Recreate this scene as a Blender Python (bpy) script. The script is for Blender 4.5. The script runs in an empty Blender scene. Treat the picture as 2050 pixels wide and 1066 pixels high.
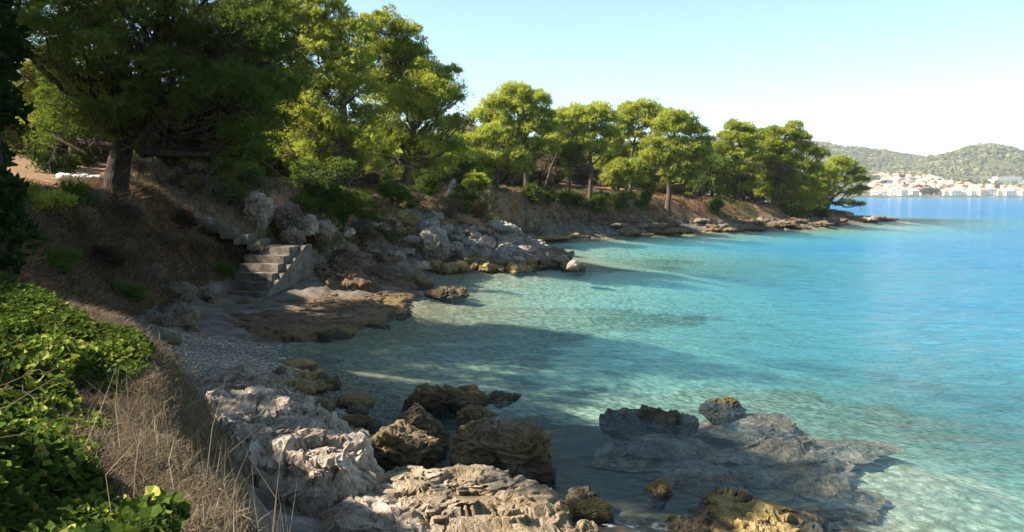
import bpy, bmesh, math, random
import numpy as np
from mathutils import Vector

# ------------------------------------------------------------------ camera, world, sun
scene = bpy.context.scene
COL = scene.collection
CAM_H = 3.6
F_PX, CX, CY, HZ = 1600.0, 1025.0, 533.0, 391.0
PITCH = math.atan((CY - HZ) / F_PX)

cam_data = bpy.data.cameras.new("camera")
cam_data.sensor_width = 36.0
cam_data.lens = 36.0 * F_PX / 2050.0
cam_data.clip_start = 0.05
cam_data.clip_end = 20000
cam = bpy.data.objects.new("camera", cam_data)
cam.location = (0, 0, CAM_H)
cam.rotation_euler = (math.pi / 2 - PITCH, 0, 0)
COL.objects.link(cam)
scene.camera = cam

SUN_EL = math.radians(39)
SUN_AZ = math.radians(186)      # measured from +X, counter-clockwise: the sun stands to the left
sun_dir = Vector((math.cos(SUN_EL) * math.cos(SUN_AZ), math.cos(SUN_EL) * math.sin(SUN_AZ), math.sin(SUN_EL)))

world = bpy.data.worlds.new("World")
scene.world = world
world.use_nodes = True
wn = world.node_tree
wn.nodes.clear()
w_out = wn.nodes.new("ShaderNodeOutputWorld")
w_bg = wn.nodes.new("ShaderNodeBackground")
w_sky = wn.nodes.new("ShaderNodeTexSky")
w_sky.sky_type = 'NISHITA'
w_sky.sun_disc = False
w_sky.sun_elevation = SUN_EL
w_sky.sun_rotation = math.radians(90) - SUN_AZ
w_sky.altitude = 0
w_sky.air_density = 0.85
w_sky.dust_density = 0.6
w_sky.ozone_density = 0.6
w_bg.inputs['Strength'].default_value = 0.068
w_tint = wn.nodes.new("ShaderNodeMix")
w_tint.data_type = 'RGBA'
w_tint.blend_type = 'MULTIPLY'
w_tint.inputs[0].default_value = 1.0
w_tint.inputs[7].default_value = (0.94, 1.08, 1.02, 1)
wn.links.new(w_sky.outputs[0], w_tint.inputs[6])
wn.links.new(w_tint.outputs[2], w_bg.inputs['Color'])
wn.links.new(w_bg.outputs[0], w_out.inputs[0])

sun_data = bpy.data.lights.new("sun", 'SUN')
sun_data.energy = 5.0
sun_data.angle = math.radians(0.53)
sun_data.color = (1.0, 0.93, 0.82)
sun = bpy.data.objects.new("sun", sun_data)
sun.rotation_euler = (-sun_dir).to_track_quat('-Z', 'Y').to_euler()
sun.location = (-30, 0, 40)
COL.objects.link(sun)

scene.view_settings.view_transform = 'Standard'
scene.view_settings.look = 'None'
scene.view_settings.exposure = 1.9
scene.view_settings.gamma = 1.0
scene.cycles.max_bounces = 6
scene.cycles.diffuse_bounces = 3
scene.cycles.glossy_bounces = 2
scene.cycles.transmission_bounces = 3
scene.cycles.transparent_max_bounces = 8
scene.cycles.caustics_reflective = False
scene.cycles.caustics_refractive = False

# ------------------------------------------------------------------ small maths
RNG = np.random.default_rng(7)


def ray(px, py):
    x = (px - CX) / F_PX
    y = -(py - CY) / F_PX
    c, s = math.cos(PITCH), math.sin(PITCH)
    return np.array([x, c + y * s, -s + y * c])


def on_plane(px, py, z=0.0):
    d = ray(px, py)
    t = (z - CAM_H) / d[2]
    return np.array([d[0] * t, d[1] * t, z])


def at_depth(px, py, depth):
    d = ray(px, py)
    t = depth / d[1]
    return np.array([d[0] * t, depth, CAM_H + d[2] * t])


def _hash(ix, iy, iz, seed):
    h = (ix.astype(np.uint32) * np.uint32(374761393) + iy.astype(np.uint32) * np.uint32(668265263)
         + iz.astype(np.uint32) * np.uint32(2147483647 & 1274126177) + np.uint32((seed * 1013904223) & 0xffffffff))
    h = (h ^ (h >> np.uint32(13))) * np.uint32(1274126177)
    h = (h ^ (h >> np.uint32(16))) * np.uint32(2246822519)
    h = h ^ (h >> np.uint32(15))
    return h.astype(np.float64) / 2147483648.0 - 1.0


def vnoise(p, seed=0):
    f = np.floor(p)
    t = p - f
    t = t * t * (3 - 2 * t)
    i = f.astype(np.int64)
    x0, y0, z0 = i[:, 0], i[:, 1], i[:, 2]
    out = 0
    for dx in (0, 1):
        wx = t[:, 0] if dx else 1 - t[:, 0]
        for dy in (0, 1):
            wy = t[:, 1] if dy else 1 - t[:, 1]
            for dz in (0, 1):
                wz = t[:, 2] if dz else 1 - t[:, 2]
                out = out + wx * wy * wz * _hash(x0 + dx, y0 + dy, z0 + dz, seed)
    return out


def fbm(p, octaves=4, seed=0, gain=0.5):
    a, s, out = 1.0, 0.0, 0
    q = p.copy()
    for o in range(octaves):
        out = out + a * vnoise(q, seed + o)
        s += a
        a *= gain
        q = q * 2.03 + 17.3
    return out / s


def ridged(p, octaves=4, seed=0):
    a, s, out = 1.0, 0.0, 0
    q = p.copy()
    for o in range(octaves):
        out = out + a * (1 - np.abs(vnoise(q, seed + o)) * 2)
        s += a
        a *= 0.5
        q = q * 2.1 + 9.1
    return out / s


def xyz(x, y, z=0.0):
    return np.stack([x, y, np.full_like(x, z) if np.isscalar(z) else z], axis=1)


def worley(p, seed=0):
    """F1, F2 and a random number per cell"""
    f = np.floor(p).astype(np.int64)
    best = np.full(len(p), 9.0); sec = np.full(len(p), 9.0); idv = np.zeros(len(p))
    for dx in (-1, 0, 1):
        for dy in (-1, 0, 1):
            for dz in (-1, 0, 1):
                c = f + np.array([dx, dy, dz])
                hx_ = _hash(c[:, 0], c[:, 1], c[:, 2], seed); hy_ = _hash(c[:, 0], c[:, 1], c[:, 2], seed + 1); hz_ = _hash(c[:, 0], c[:, 1], c[:, 2], seed + 2)
                q = c + np.stack([hx_, hy_, hz_], 1) * 0.4 + 0.5 - p
                d = np.sqrt((q * q).sum(1))
                nb = d < best
                sec = np.where(nb, best, np.minimum(sec, d))
                idv = np.where(nb, hx_ * 0.5 + hz_ * 0.5, idv)
                best = np.where(nb, d, best)
    return best, sec, idv


def smooth(a, b, x):
    t = np.clip((x - a) / (b - a), 0, 1)
    return t * t * (3 - 2 * t)


# ------------------------------------------------------------------ objects and tags
def tag(o, label=None, cat=None, group=None, kind=None):
    if label: o['label'] = label
    if cat: o['category'] = cat
    if group: o['group'] = group
    if kind: o['kind'] = kind
    return o


def root(name, loc, label, cat, group=None):
    o = bpy.data.objects.new(name, None)
    o.location = loc
    o.empty_display_size = 0.3
    COL.objects.link(o)
    return tag(o, label, cat, group)


def mesh_np(name, verts, faces, mat, parent=None, attrs=None, smooth_shade=False):
    """verts (N,3); faces: (M,3) or (M,4) array or a list of such arrays."""
    me = bpy.data.meshes.new(name)
    fl = faces if isinstance(faces, list) else [faces]
    fl = [f for f in fl if len(f)]
    verts = np.asarray(verts, dtype=np.float64)
    off = np.zeros(3)
    if parent is not None:
        p = parent
        while p is not None:
            off = off + np.array(p.location)
            p = p.parent
    loc = None
    if parent is None:
        loc = np.array([0.0, 0, 0])
    me.vertices.add(len(verts))
    me.vertices.foreach_set('co', (verts - off).astype(np.float32).ravel())
    loops = np.concatenate([f.ravel() for f in fl]).astype(np.int32)
    counts = np.concatenate([np.full(len(f), f.shape[1]) for f in fl])
    starts = np.concatenate([[0], np.cumsum(counts)[:-1]]).astype(np.int32)
    me.loops.add(len(loops))
    me.loops.foreach_set('vertex_index', loops)
    me.polygons.add(len(counts))
    me.polygons.foreach_set('loop_start', starts)
    if smooth_shade:
        me.polygons.foreach_set('use_smooth', np.ones(len(counts), dtype=bool))
    else:
        me.polygons.foreach_set('use_smooth', np.zeros(len(counts), dtype=bool))
    me.update(calc_edges=True)
    for k, v in (attrs or {}).items():
        a = me.attributes.new(k, 'FLOAT', 'POINT')
        a.data.foreach_set('value', np.asarray(v, dtype=np.float32))
    if mat is not None:
        me.materials.append(mat)
    o = bpy.data.objects.new(name, me)
    COL.objects.link(o)
    if parent is not None:
        o.parent = parent
    return o


class Acc:
    """collects numpy pieces into one mesh"""
    def __init__(s):
        s.v, s.f, s.n, s.a = [], [], 0, []

    def add(s, v, f, a=None):
        s.v.append(v); s.f.append(np.asarray(f) + s.n); s.n += len(v)
        s.a.append(np.zeros(len(v)) if a is None else (np.full(len(v), a) if np.isscalar(a) else a))

    def build(s, name, mat, parent=None, smooth_shade=False, attr='tint'):
        if not s.v:
            return None
        fs = {}
        for f in s.f:
            fs.setdefault(f.shape[1], []).append(f)
        return mesh_np(name, np.concatenate(s.v), [np.concatenate(x) for x in fs.values()], mat, parent,
                       {attr: np.concatenate(s.a)}, smooth_shade)


def tube(pts, radii, sides=7, seed=0, wobble=0.0):
    pts = np.asarray(pts, float)
    n = len(pts)
    tan = np.gradient(pts, axis=0)
    tan /= np.linalg.norm(tan, axis=1)[:, None] + 1e-9
    ref = np.array([0.13, 0.97, 0.2])
    a = np.cross(tan, ref); a /= np.linalg.norm(a, axis=1)[:, None] + 1e-9
    b = np.cross(tan, a)
    th = np.linspace(0, 2 * np.pi, sides, endpoint=False)
    r = np.asarray(radii)[:, None] * np.ones(sides)[None, :]
    if wobble:
        rr = np.random.default_rng(seed)
        r = r * (1 + wobble * rr.normal(size=(n, sides)))
    v = pts[:, None, :] + r[..., None] * (np.cos(th)[None, :, None] * a[:, None, :] + np.sin(th)[None, :, None] * b[:, None, :])
    v = v.reshape(-1, 3)
    i = np.arange(n - 1)[:, None] * sides
    j = np.arange(sides)[None, :]
    k = (j + 1) % sides
    f = np.stack([i + j, i + k, i + k + sides, i + j + sides], axis=-1).reshape(-1, 4)
    return v, f


def curve_pts(p0, p1, bend, n=7, jitter=0.0, rng=RNG):
    t = np.linspace(0, 1, n)[:, None]
    p0 = np.asarray(p0, float); p1 = np.asarray(p1, float)
    p = p0 * (1 - t) + p1 * t + np.asarray(bend)[None, :] * (4 * t * (1 - t))
    if jitter:
        j = rng.normal(size=(n, 3)) * jitter
        j[0] = 0; j[-1] = 0
        p = p + j
    return p


# ------------------------------------------------------------------ materials
class NT:
    def __init__(s, name):
        s.m = bpy.data.materials.new(name)
        s.m.use_nodes = True
        s.t = s.m.node_tree
        s.t.nodes.clear()
        s.out = s.t.nodes.new("ShaderNodeOutputMaterial")

    def n(s, typ, **kw):
        nd = s.t.nodes.new(typ)
        for k, v in kw.items():
            setattr(nd, k, v)
        return nd

    def link(s, a, b):
        s.t.links.new(a, b)

    def pos(s, scale=(1, 1, 1)):
        g = s.n("ShaderNodeNewGeometry")
        m = s.n("ShaderNodeMapping")
        m.inputs['Scale'].default_value = scale
        s.link(g.outputs['Position'], m.inputs['Vector'])
        return m.outputs[0]

    def obj(s, scale=(1, 1, 1)):
        g = s.n("ShaderNodeTexCoord")
        m = s.n("ShaderNodeMapping")
        m.inputs['Scale'].default_value = scale
        s.link(g.outputs['Object'], m.inputs['Vector'])
        return m.outputs[0]

    def noise(s, vec, scale, detail=4, rough=0.55, dist=0.0):
        nd = s.n("ShaderNodeTexNoise")
        nd.inputs['Scale'].default_value = scale
        nd.inputs['Detail'].default_value = detail
        nd.inputs['Roughness'].default_value = rough
        nd.inputs['Distortion'].default_value = dist
        s.link(vec, nd.inputs['Vector'])
        return nd.outputs['Fac']

    def voro(s, vec, scale, feature='F1', out='Distance', rand=1.0):
        nd = s.n("ShaderNodeTexVoronoi", feature=feature)
        nd.inputs['Scale'].default_value = scale
        nd.inputs['Randomness'].default_value = rand
        s.link(vec, nd.inputs['Vector'])
        return nd.outputs[out]

    def ramp(s, fac, stops, interp='LINEAR'):
        nd = s.n("ShaderNodeValToRGB")
        cr = nd.color_ramp
        cr.interpolation = interp
        while len(cr.elements) < len(stops):
            cr.elements.new(0.5)
        for e, (p, c) in zip(cr.elements, stops):
            e.position = p
            e.color = (*c, 1) if not np.isscalar(c) else (c, c, c, 1)
        s.link(fac, nd.inputs[0])
        return nd.outputs[0]

    def mix(s, fac, a, b, blend='MIX'):
        nd = s.n("ShaderNodeMix", data_type='RGBA', blend_type=blend)
        for sock, v in ((nd.inputs[0], fac), (nd.inputs[6], a), (nd.inputs[7], b)):
            if isinstance(v, (int, float)): sock.default_value = v
            elif isinstance(v, tuple): sock.default_value = (*v, 1)
            else: s.link(v, sock)
        return nd.outputs[2]

    def math(s, op, a, b=None, c=None, clamp=False):
        nd = s.n("ShaderNodeMath", operation=op, use_clamp=clamp)
        for i, v in enumerate((a, b, c)):
            if v is None: continue
            if isinstance(v, (int, float)): nd.inputs[i].default_value = v
            else: s.link(v, nd.inputs[i])
        return nd.outputs[0]

    def rng(s, v, a, b, c=0.0, d=1.0, smoothstep=False):
        nd = s.n("ShaderNodeMapRange")
        if smoothstep: nd.interpolation_type = 'SMOOTHSTEP'
        s.link(v, nd.inputs[0])
        for i, x in enumerate((a, b, c, d)): nd.inputs[i + 1].default_value = x
        return nd.outputs[0]

    def attr(s, name):
        nd = s.n("ShaderNodeAttribute", attribute_name=name)
        return nd.outputs['Fac']

    def bump(s, height, strength=0.5, dist=0.1, normal=None):
        nd = s.n("ShaderNodeBump")
        nd.inputs['Strength'].default_value = strength
        nd.inputs['Distance'].default_value = dist
        s.link(height, nd.inputs['Height'])
        if normal is not None: s.link(normal, nd.inputs['Normal'])
        return nd.outputs[0]

    def zpos(s):
        g = s.n("ShaderNodeNewGeometry")
        x = s.n("ShaderNodeSeparateXYZ")
        s.link(g.outputs['Position'], x.inputs[0])
        return x.outputs[2]

    def principled(s, color, rough=0.9, normal=None, spec=0.3):
        b = s.n("ShaderNodeBsdfPrincipled")
        if isinstance(color, tuple): b.inputs['Base Color'].default_value = (*color, 1)
        else: s.link(color, b.inputs['Base Color'])
        if isinstance(rough, (int, float)): b.inputs['Roughness'].default_value = rough
        else: s.link(rough, b.inputs['Roughness'])
        b.inputs['Specular IOR Level'].default_value = spec
        if normal is not None: s.link(normal, b.inputs['Normal'])
        s.link(b.outputs[0], s.out.inputs[0])
        return s.m


def leaf_mat(name, stops, trans=0.35, tcol=(0.30, 0.40, 0.05), var_scale=0.6):
    n = NT(name)
    t = n.attr('tint')
    ns = n.noise(n.pos(), var_scale, 3)
    f = n.math('ADD', n.math('MULTIPLY', t, 0.7), n.math('MULTIPLY', n.math('SUBTRACT', ns, 0.5), 0.9), clamp=True)
    c = n.ramp(f, stops)
    d = n.n("ShaderNodeBsdfDiffuse")
    tr = n.n("ShaderNodeBsdfTranslucent")
    n.link(c, d.inputs[0])
    n.link(n.mix(1.0, c, tcol, 'MULTIPLY') if False else n.mix(0.5, c, tcol), tr.inputs[0])
    mx = n.n("ShaderNodeMixShader")
    mx.inputs[0].default_value = trans
    n.link(d.outputs[0], mx.inputs[1]); n.link(tr.outputs[0], mx.inputs[2])
    n.link(mx.outputs[0], n.out.inputs[0])
    return n.m


def rock_mat(name, cols, wet=0.28, wetcol=(0.035, 0.027, 0.016), ochre=(0.20, 0.13, 0.04), scale=1.0, bump=0.6, ochre_amt=0.7):
    """cols: dark, mid, light; near the waterline the stone is brown with seaweed"""
    n = NT(name)
    p = n.pos()
    f1 = n.noise(p, 1.1 * scale, 8, 0.65)
    f2 = n.noise(p, 7.0 * scale, 6, 0.7, 0.4)
    f = n.math('ADD', n.math('MULTIPLY', f1, 0.55), n.math('MULTIPLY', f2, 0.45))
    c = n.ramp(f, [(0.30, cols[0]), (0.47, cols[1]), (0.62, cols[2])])
    crack = n.voro(n.math, 1) if False else None
    wp = n.n("ShaderNodeVectorMath", operation='ADD')
    nz = n.n("ShaderNodeTexNoise"); nz.inputs['Scale'].default_value = 2.5 * scale; nz.inputs['Detail'].default_value = 5
    n.link(p, nz.inputs['Vector'])
    sc = n.n("ShaderNodeVectorMath", operation='SCALE'); sc.inputs[3].default_value = 1.1
    n.link(nz.outputs['Color'], sc.inputs[0])
    n.link(p, wp.inputs[0]); n.link(sc.outputs[0], wp.inputs[1])
    mp = n.n("ShaderNodeMapping"); mp.inputs['Scale'].default_value = (1, 1, 2.4); mp.inputs['Rotation'].default_value = (0.25, 0.2, 0.4)
    n.link(wp.outputs[0], mp.inputs[0])
    cr = n.voro(mp.outputs[0], 2.2 * scale, 'DISTANCE_TO_EDGE')
    crm = n.rng(cr, 0.0, 0.05)
    cr2 = n.voro(mp.outputs[0], 9.0 * scale, 'DISTANCE_TO_EDGE')
    crm2 = n.rng(cr2, 0.0, 0.12)
    c = n.mix(n.rng(crm, 0, 1, 0.35, 0.0), c, cols[0])
    # pits
    pit = n.noise(p, 26 * scale, 3, 0.6)
    c = n.mix(n.rng(pit, 0.30, 0.42, 0.6, 0.0), c, (cols[0][0] * 0.5, cols[0][1] * 0.5, cols[0][2] * 0.5))
    z = n.zpos()
    zz = n.math('ADD', z, n.math('MULTIPLY', n.math('SUBTRACT', n.noise(p, 1.8, 4), 0.5), 0.9))
    if wet < 0:
        wet, ochre_amt, dry = 0.3, 0.0, True
    else:
        dry = False
    och = n.rng(zz, wet * 1.1, wet * 2.3, ochre_amt, 0.0)
    oc = n.mix(n.noise(p, 5, 4), (ochre[0] * 0.5, ochre[1] * 0.5, ochre[2] * 0.5), ochre)
    c = n.mix(och, c, oc)
    wt = n.rng(zz, wet * 0.2, wet * 0.9, 0.0 if dry else 0.85, 0.0)
    c = n.mix(wt, c, wetcol)
    h = n.math('ADD', n.math('MULTIPLY', f2, 0.6), n.math('MULTIPLY', crm, 0.2))
    h = n.math('ADD', h, n.math('MULTIPLY', crm2, 0.12))
    h = n.math('ADD', h, n.math('MULTIPLY', pit, 0.4))
    nb = n.bump(h, bump, 0.09 / scale)
    rgh = n.rng(wt, 0, 0.85, 0.95, 0.65)
    return n.principled(c, rgh, nb, 0.3)


M = {}
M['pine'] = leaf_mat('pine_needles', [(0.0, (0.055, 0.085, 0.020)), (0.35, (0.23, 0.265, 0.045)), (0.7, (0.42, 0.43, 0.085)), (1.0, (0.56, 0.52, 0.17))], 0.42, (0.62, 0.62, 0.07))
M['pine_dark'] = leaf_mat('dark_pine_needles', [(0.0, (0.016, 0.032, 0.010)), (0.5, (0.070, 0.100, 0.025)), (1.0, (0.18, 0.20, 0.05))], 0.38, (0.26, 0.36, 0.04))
M['ivy_dark'] = leaf_mat('dark_ivy', [(0.0, (0.008, 0.018, 0.006)), (0.6, (0.020, 0.040, 0.010)), (1.0, (0.04, 0.07, 0.015))], 0.15, (0.05, 0.09, 0.02))
M['bush'] = leaf_mat('bush_leaves', [(0.0, (0.030, 0.055, 0.015)), (0.5, (0.075, 0.115, 0.025)), (1.0, (0.15, 0.18, 0.05))], 0.25, (0.2, 0.28, 0.04))
M['ivy'] = leaf_mat('ivy_leaves', [(0.0, (0.016, 0.028, 0.008)), (0.40, (0.060, 0.095, 0.016)), (0.62, (0.19, 0.22, 0.035)), (0.80, (0.38, 0.34, 0.08)), (0.93, (0.33, 0.15, 0.05)), (1.0, (0.20, 0.09, 0.04))], 0.3, (0.20, 0.27, 0.03), 1.5)
M['straw'] = leaf_mat('dry_straw', [(0.0, (0.065, 0.048, 0.032)), (0.5, (0.18, 0.14, 0.092)), (1.0, (0.38, 0.32, 0.22))], 0.2, (0.35, 0.27, 0.15))
M['straw_dark'] = leaf_mat('brown_scrub', [(0.0, (0.055, 0.032, 0.019)), (0.5, (0.18, 0.108, 0.056)), (1.0, (0.38, 0.26, 0.135))], 0.15, (0.15, 0.12, 0.06))
M['dead'] = leaf_mat('dead_needles', [(0.0, (0.03, 0.018, 0.012)), (0.6, (0.08, 0.045, 0.026)), (1.0, (0.16, 0.09, 0.05))], 0.15, (0.12, 0.08, 0.04))

M['limestone'] = rock_mat('limestone', [(0.07, 0.055, 0.042), (0.26, 0.20, 0.148), (0.54, 0.45, 0.355)])
M['dark_rock'] = rock_mat('dark_rock', [(0.045, 0.034, 0.024), (0.11, 0.084, 0.058), (0.24, 0.19, 0.14)], wet=0.35)
M['ochre_rock'] = rock_mat('ochre_rock', [(0.08, 0.055, 0.025), (0.22, 0.15, 0.060), (0.36, 0.27, 0.12)], wet=0.10, ochre=(0.27, 0.18, 0.055))
M['reef_rock'] = rock_mat('reef_rock', [(0.05, 0.038, 0.028), (0.14, 0.095, 0.065), (0.42, 0.30, 0.215)], wet=-5, scale=1.7)
M['pale_rock'] = rock_mat('pale_rock', [(0.075, 0.060, 0.046), (0.21, 0.175, 0.14), (0.42, 0.365, 0.30)], wet=0.22, scale=0.7)
M['white_stone'] = rock_mat('white_stone', [(0.40, 0.37, 0.33), (0.62, 0.60, 0.56), (0.75, 0.73, 0.70)], wet=-5)
M['shelf'] = rock_mat('shelf_rock', [(0.035, 0.022, 0.013), (0.10, 0.062, 0.032), (0.20, 0.13, 0.072)], wet=0.12, scale=0.8)


def bark_mat(name, a, b):
    n = NT(name)
    p = n.pos((1, 1, 0.25))
    f = n.noise(p, 14, 6, 0.7)
    c = n.ramp(f, [(0.35, a), (0.65, b)])
    v = n.voro(p, 18, 'DISTANCE_TO_EDGE')
    return n.principled(c, 0.95, n.bump(n.math('ADD', f, v), 0.8, 0.04), 0.1)


M['bark'] = bark_mat('pine_bark', (0.035, 0.024, 0.018), (0.13, 0.095, 0.07))
M['bark_dark'] = bark_mat('dark_bark', (0.018, 0.013, 0.010), (0.06, 0.042, 0.03))
M['bark_pale'] = bark_mat('weathered_wood', (0.20, 0.17, 0.15), (0.55, 0.50, 0.45))


def concrete():
    n = NT('old_concrete')
    p = n.pos()
    f = n.noise(p, 3, 8, 0.7)
    c = n.ramp(f, [(0.3, (0.06, 0.048, 0.036)), (0.5, (0.13, 0.108, 0.084)), (0.75, (0.23, 0.20, 0.165))])
    return n.principled(c, 0.95, n.bump(n.noise(p, 25, 5, 0.7), 0.7, 0.03), 0.2)


M['concrete'] = concrete()


def ground_mat():
    n = NT('ground')
    p = n.pos()
    fine = n.noise(p, 30, 6, 0.7)
    mid = n.noise(p, 2.2, 7, 0.65)
    big = n.noise(p, 0.35, 5, 0.6)
    # soil with needle litter and dry grass
    soil = n.ramp(n.math('ADD', n.math('MULTIPLY', mid, 0.5), n.math('MULTIPLY', fine, 0.5)),
                  [(0.30, (0.050, 0.026, 0.014)), (0.5, (0.20, 0.092, 0.042)), (0.7, (0.38, 0.21, 0.115))])
    grass = n.ramp(fine, [(0.3, (0.06, 0.042, 0.024)), (0.6, (0.21, 0.155, 0.085))])
    c = n.mix(n.rng(big, 0.42, 0.58, 0.0, 0.8), soil, grass)
    # rocky band
    rk = n.ramp(n.math('ADD', n.math('MULTIPLY', mid, 0.55), n.math('MULTIPLY', fine, 0.45)),
                [(0.33, (0.045, 0.035, 0.026)), (0.5, (0.12, 0.096, 0.074)), (0.66, (0.28, 0.24, 0.195))])
    c = n.mix(n.attr('rock'), c, rk)
    # pebbles
    pv = n.n("ShaderNodeTexVoronoi"); pv.inputs['Scale'].default_value = 34
    n.link(p, pv.inputs['Vector'])
    sep = n.n("ShaderNodeSeparateColor"); n.link(pv.outputs['Color'], sep.inputs[0])
    peb = n.ramp(sep.outputs[0], [(0.0, (0.14, 0.11, 0.08)), (0.45, (0.27, 0.22, 0.165)), (1.0, (0.44, 0.375, 0.30))])
    peb = n.mix(n.rng(pv.outputs['Distance'], 0.35, 0.7, 0.0, 0.75), peb, (0.06, 0.05, 0.04))
    c = n.mix(n.attr('gravel'), c, peb)
    # seabed
    z = n.zpos()
    zz = n.math('ADD', z, n.math('MULTIPLY', n.math('SUBTRACT', mid, 0.5), 0.25))
    sand = n.ramp(n.math('ADD', n.math('MULTIPLY', mid, 0.4), n.math('MULTIPLY', n.voro(p, 5.5), 0.6)),
                  [(0.10, (0.76, 0.71, 0.57)), (0.42, (0.58, 0.54, 0.42)), (0.66, (0.30, 0.275, 0.20))])
    weed = n.rng(n.noise(n.pos((0.5, 1.3, 1)), 0.16, 5, 0.6), 0.56, 0.63, 0.0, 0.85)
    deep = n.rng(z, -1.2, -2.0, 0.0, 1.0)
    sand = n.mix(n.math('MULTIPLY', weed, deep), sand, (0.06, 0.08, 0.06))
    bed_shade = n.math('ADD', n.attr('bed_shade'), n.math('MULTIPLY', n.math('SUBTRACT', mid, 0.5), 1.2))  # shade painted into the bed: darker under the tree shadow, broken by noise
    sand = n.mix(n.rng(bed_shade, 0.35, 0.62, 0.0, 0.92), sand, n.mix(fine, (0.02, 0.022, 0.02), (0.08, 0.07, 0.05)))
    green = n.math('MULTIPLY', n.rng(zz, -0.9, -0.1, 0.0, 0.75), n.rng(bed_shade, 0.35, 0.7, 1.0, 0.25))
    sand = n.mix(green, sand, n.mix(mid, (0.10, 0.08, 0.035), (0.30, 0.25, 0.12)))
    c = n.mix(n.rng(zz, 0.10, 0.28, 0.6, 0.0), c, n.mix(mid, (0.02, 0.016, 0.012), (0.08, 0.06, 0.042)))
    c = n.mix(n.rng(zz, -0.06, 0.06, 1.0, 0.0), c, sand)
    h = n.math('ADD', n.math('MULTIPLY', fine, 0.5), n.math('MULTIPLY', n.math('MULTIPLY', pv.outputs['Distance'], -1), n.attr('gravel')))
    return n.principled(c, 0.95, n.bump(h, 0.7, 0.05), 0.15)


M['ground'] = ground_mat()


def water_mat():
    n = NT('sea_water')
    dep = n.attr('depth')
    g = n.n("ShaderNodeNewGeometry")
    # ripples: three sizes, crests run roughly along x
    def nz(sx, sy, detail, rough, rot=0.0, dist=0.4):
        m = n.n("ShaderNodeMapping")
        m.inputs['Scale'].default_value = (sx, sy, 1)
        m.inputs['Rotation'].default_value = (0, 0, rot)
        n.link(g.outputs['Position'], m.inputs[0])
        return n.noise(m.outputs[0], 1.0, detail, rough, dist)
    a = nz(1.1, 2.0, 3, 0.6, 0.25)
    b = nz(5.0, 8.0, 3, 0.6, -0.3)
    c_ = nz(0.22, 0.5, 2, 0.5, 0.1)
    h = n.math('ADD', n.math('MULTIPLY', a, 0.24), n.math('MULTIPLY', b, 0.10))
    h = n.math('ADD', h, n.math('MULTIPLY', c_, 0.4))
    nb = n.bump(h, 1.0, 0.5)
    patch = n.noise(n.pos((0.35, 1.0, 1)), 0.11, 5, 0.6, 0.6)
    dd = n.math('ADD', dep, n.math('MULTIPLY', n.math('SUBTRACT', patch, 0.5), n.rng(dep, 0.8, 5, 0.0, 3.5)))
    fr = n.math('DIVIDE', dd, 12.0, clamp=True)
    body = n.ramp(fr, [(0.0, (0.045, 0.12, 0.21)), (0.10, (0.075, 0.215, 0.25)), (0.22, (0.048, 0.195, 0.25)),
                       (0.45, (0.024, 0.140, 0.24)), (1.0, (0.016, 0.120, 0.25))])
    wd = n.rng(patch, 0.60, 0.70, 0.0, 0.45)
    body = n.mix(n.math('MULTIPLY', wd, n.rng(dep, 1.0, 2.0)), body, (0.03, 0.13, 0.25))
    op = n.math('SUBTRACT', 1.0, n.math('POWER', 2.718, n.math('ADD', n.math('MULTIPLY', dep, -0.02), n.math('MULTIPLY', n.math('MULTIPLY', dep, dep), -0.10))))
    rip = n.math('MULTIPLY', n.math('SUBTRACT', n.math('ADD', n.math('MULTIPLY', a, .6), n.math('MULTIPLY', b, .4)), 0.5), n.rng(dep, 0.8, 2.5, 0.5, 1.1))
    op = n.math('ADD', n.rng(op, 0, 1, 0.02, 0.97), n.math('MULTIPLY', rip, n.rng(dep, 0.0, 0.5, 0.0, 1.0)), clamp=True)
    dif = n.n("ShaderNodeBsdfDiffuse"); n.link(body, dif.inputs[0]); n.link(nb, dif.inputs['Normal'])
    tr = n.n("ShaderNodeBsdfTransparent")
    n.link(n.ramp(n.math('DIVIDE', dep, 4.0, clamp=True), [(0.0, (0.97, 0.99, 0.98)), (0.35, (0.60, 0.90, 0.91)), (1.0, (0.30, 0.72, 0.78))]), tr.inputs[0])
    m1 = n.n("ShaderNodeMixShader"); n.link(op, m1.inputs[0]); n.link(tr.outputs[0], m1.inputs[1]); n.link(dif.outputs[0], m1.inputs[2])
    gl = n.n("ShaderNodeBsdfGlossy"); gl.inputs['Roughness'].default_value = 0.08
    n.link(nb, gl.inputs['Normal'])
    fz = n.n("ShaderNodeFresnel"); fz.inputs[0].default_value = 1.33; n.link(nb, fz.inputs['Normal'])
    fm = n.math('MULTIPLY', n.rng(dep, 0.0, 0.16, 1.0, 0.0), n.rng(n.noise(g.outputs['Position'], 5.5, 5, 0.7, 1.0), 0.53, 0.62), clamp=True)
    fo = n.n('ShaderNodeBsdfDiffuse'); fo.inputs[0].default_value = (.75, .78, .78, 1)
    m3 = n.n('ShaderNodeMixShader'); n.link(n.math('MULTIPLY', fm, .7), m3.inputs[0]); n.link(m1.outputs[0], m3.inputs[1]); n.link(fo.outputs[0], m3.inputs[2])
    m1 = m3
    ff = n.rng(fz.outputs[0], 0.0, 1.0, 0.0, 0.54)
    m2 = n.n("ShaderNodeMixShader"); n.link(ff, m2.inputs[0]); n.link(m1.outputs[0], m2.inputs[1]); n.link(gl.outputs[0], m2.inputs[2])
    n.link(m2.outputs[0], n.out.inputs[0])
    return n.m


M['water'] = water_mat()

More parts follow.
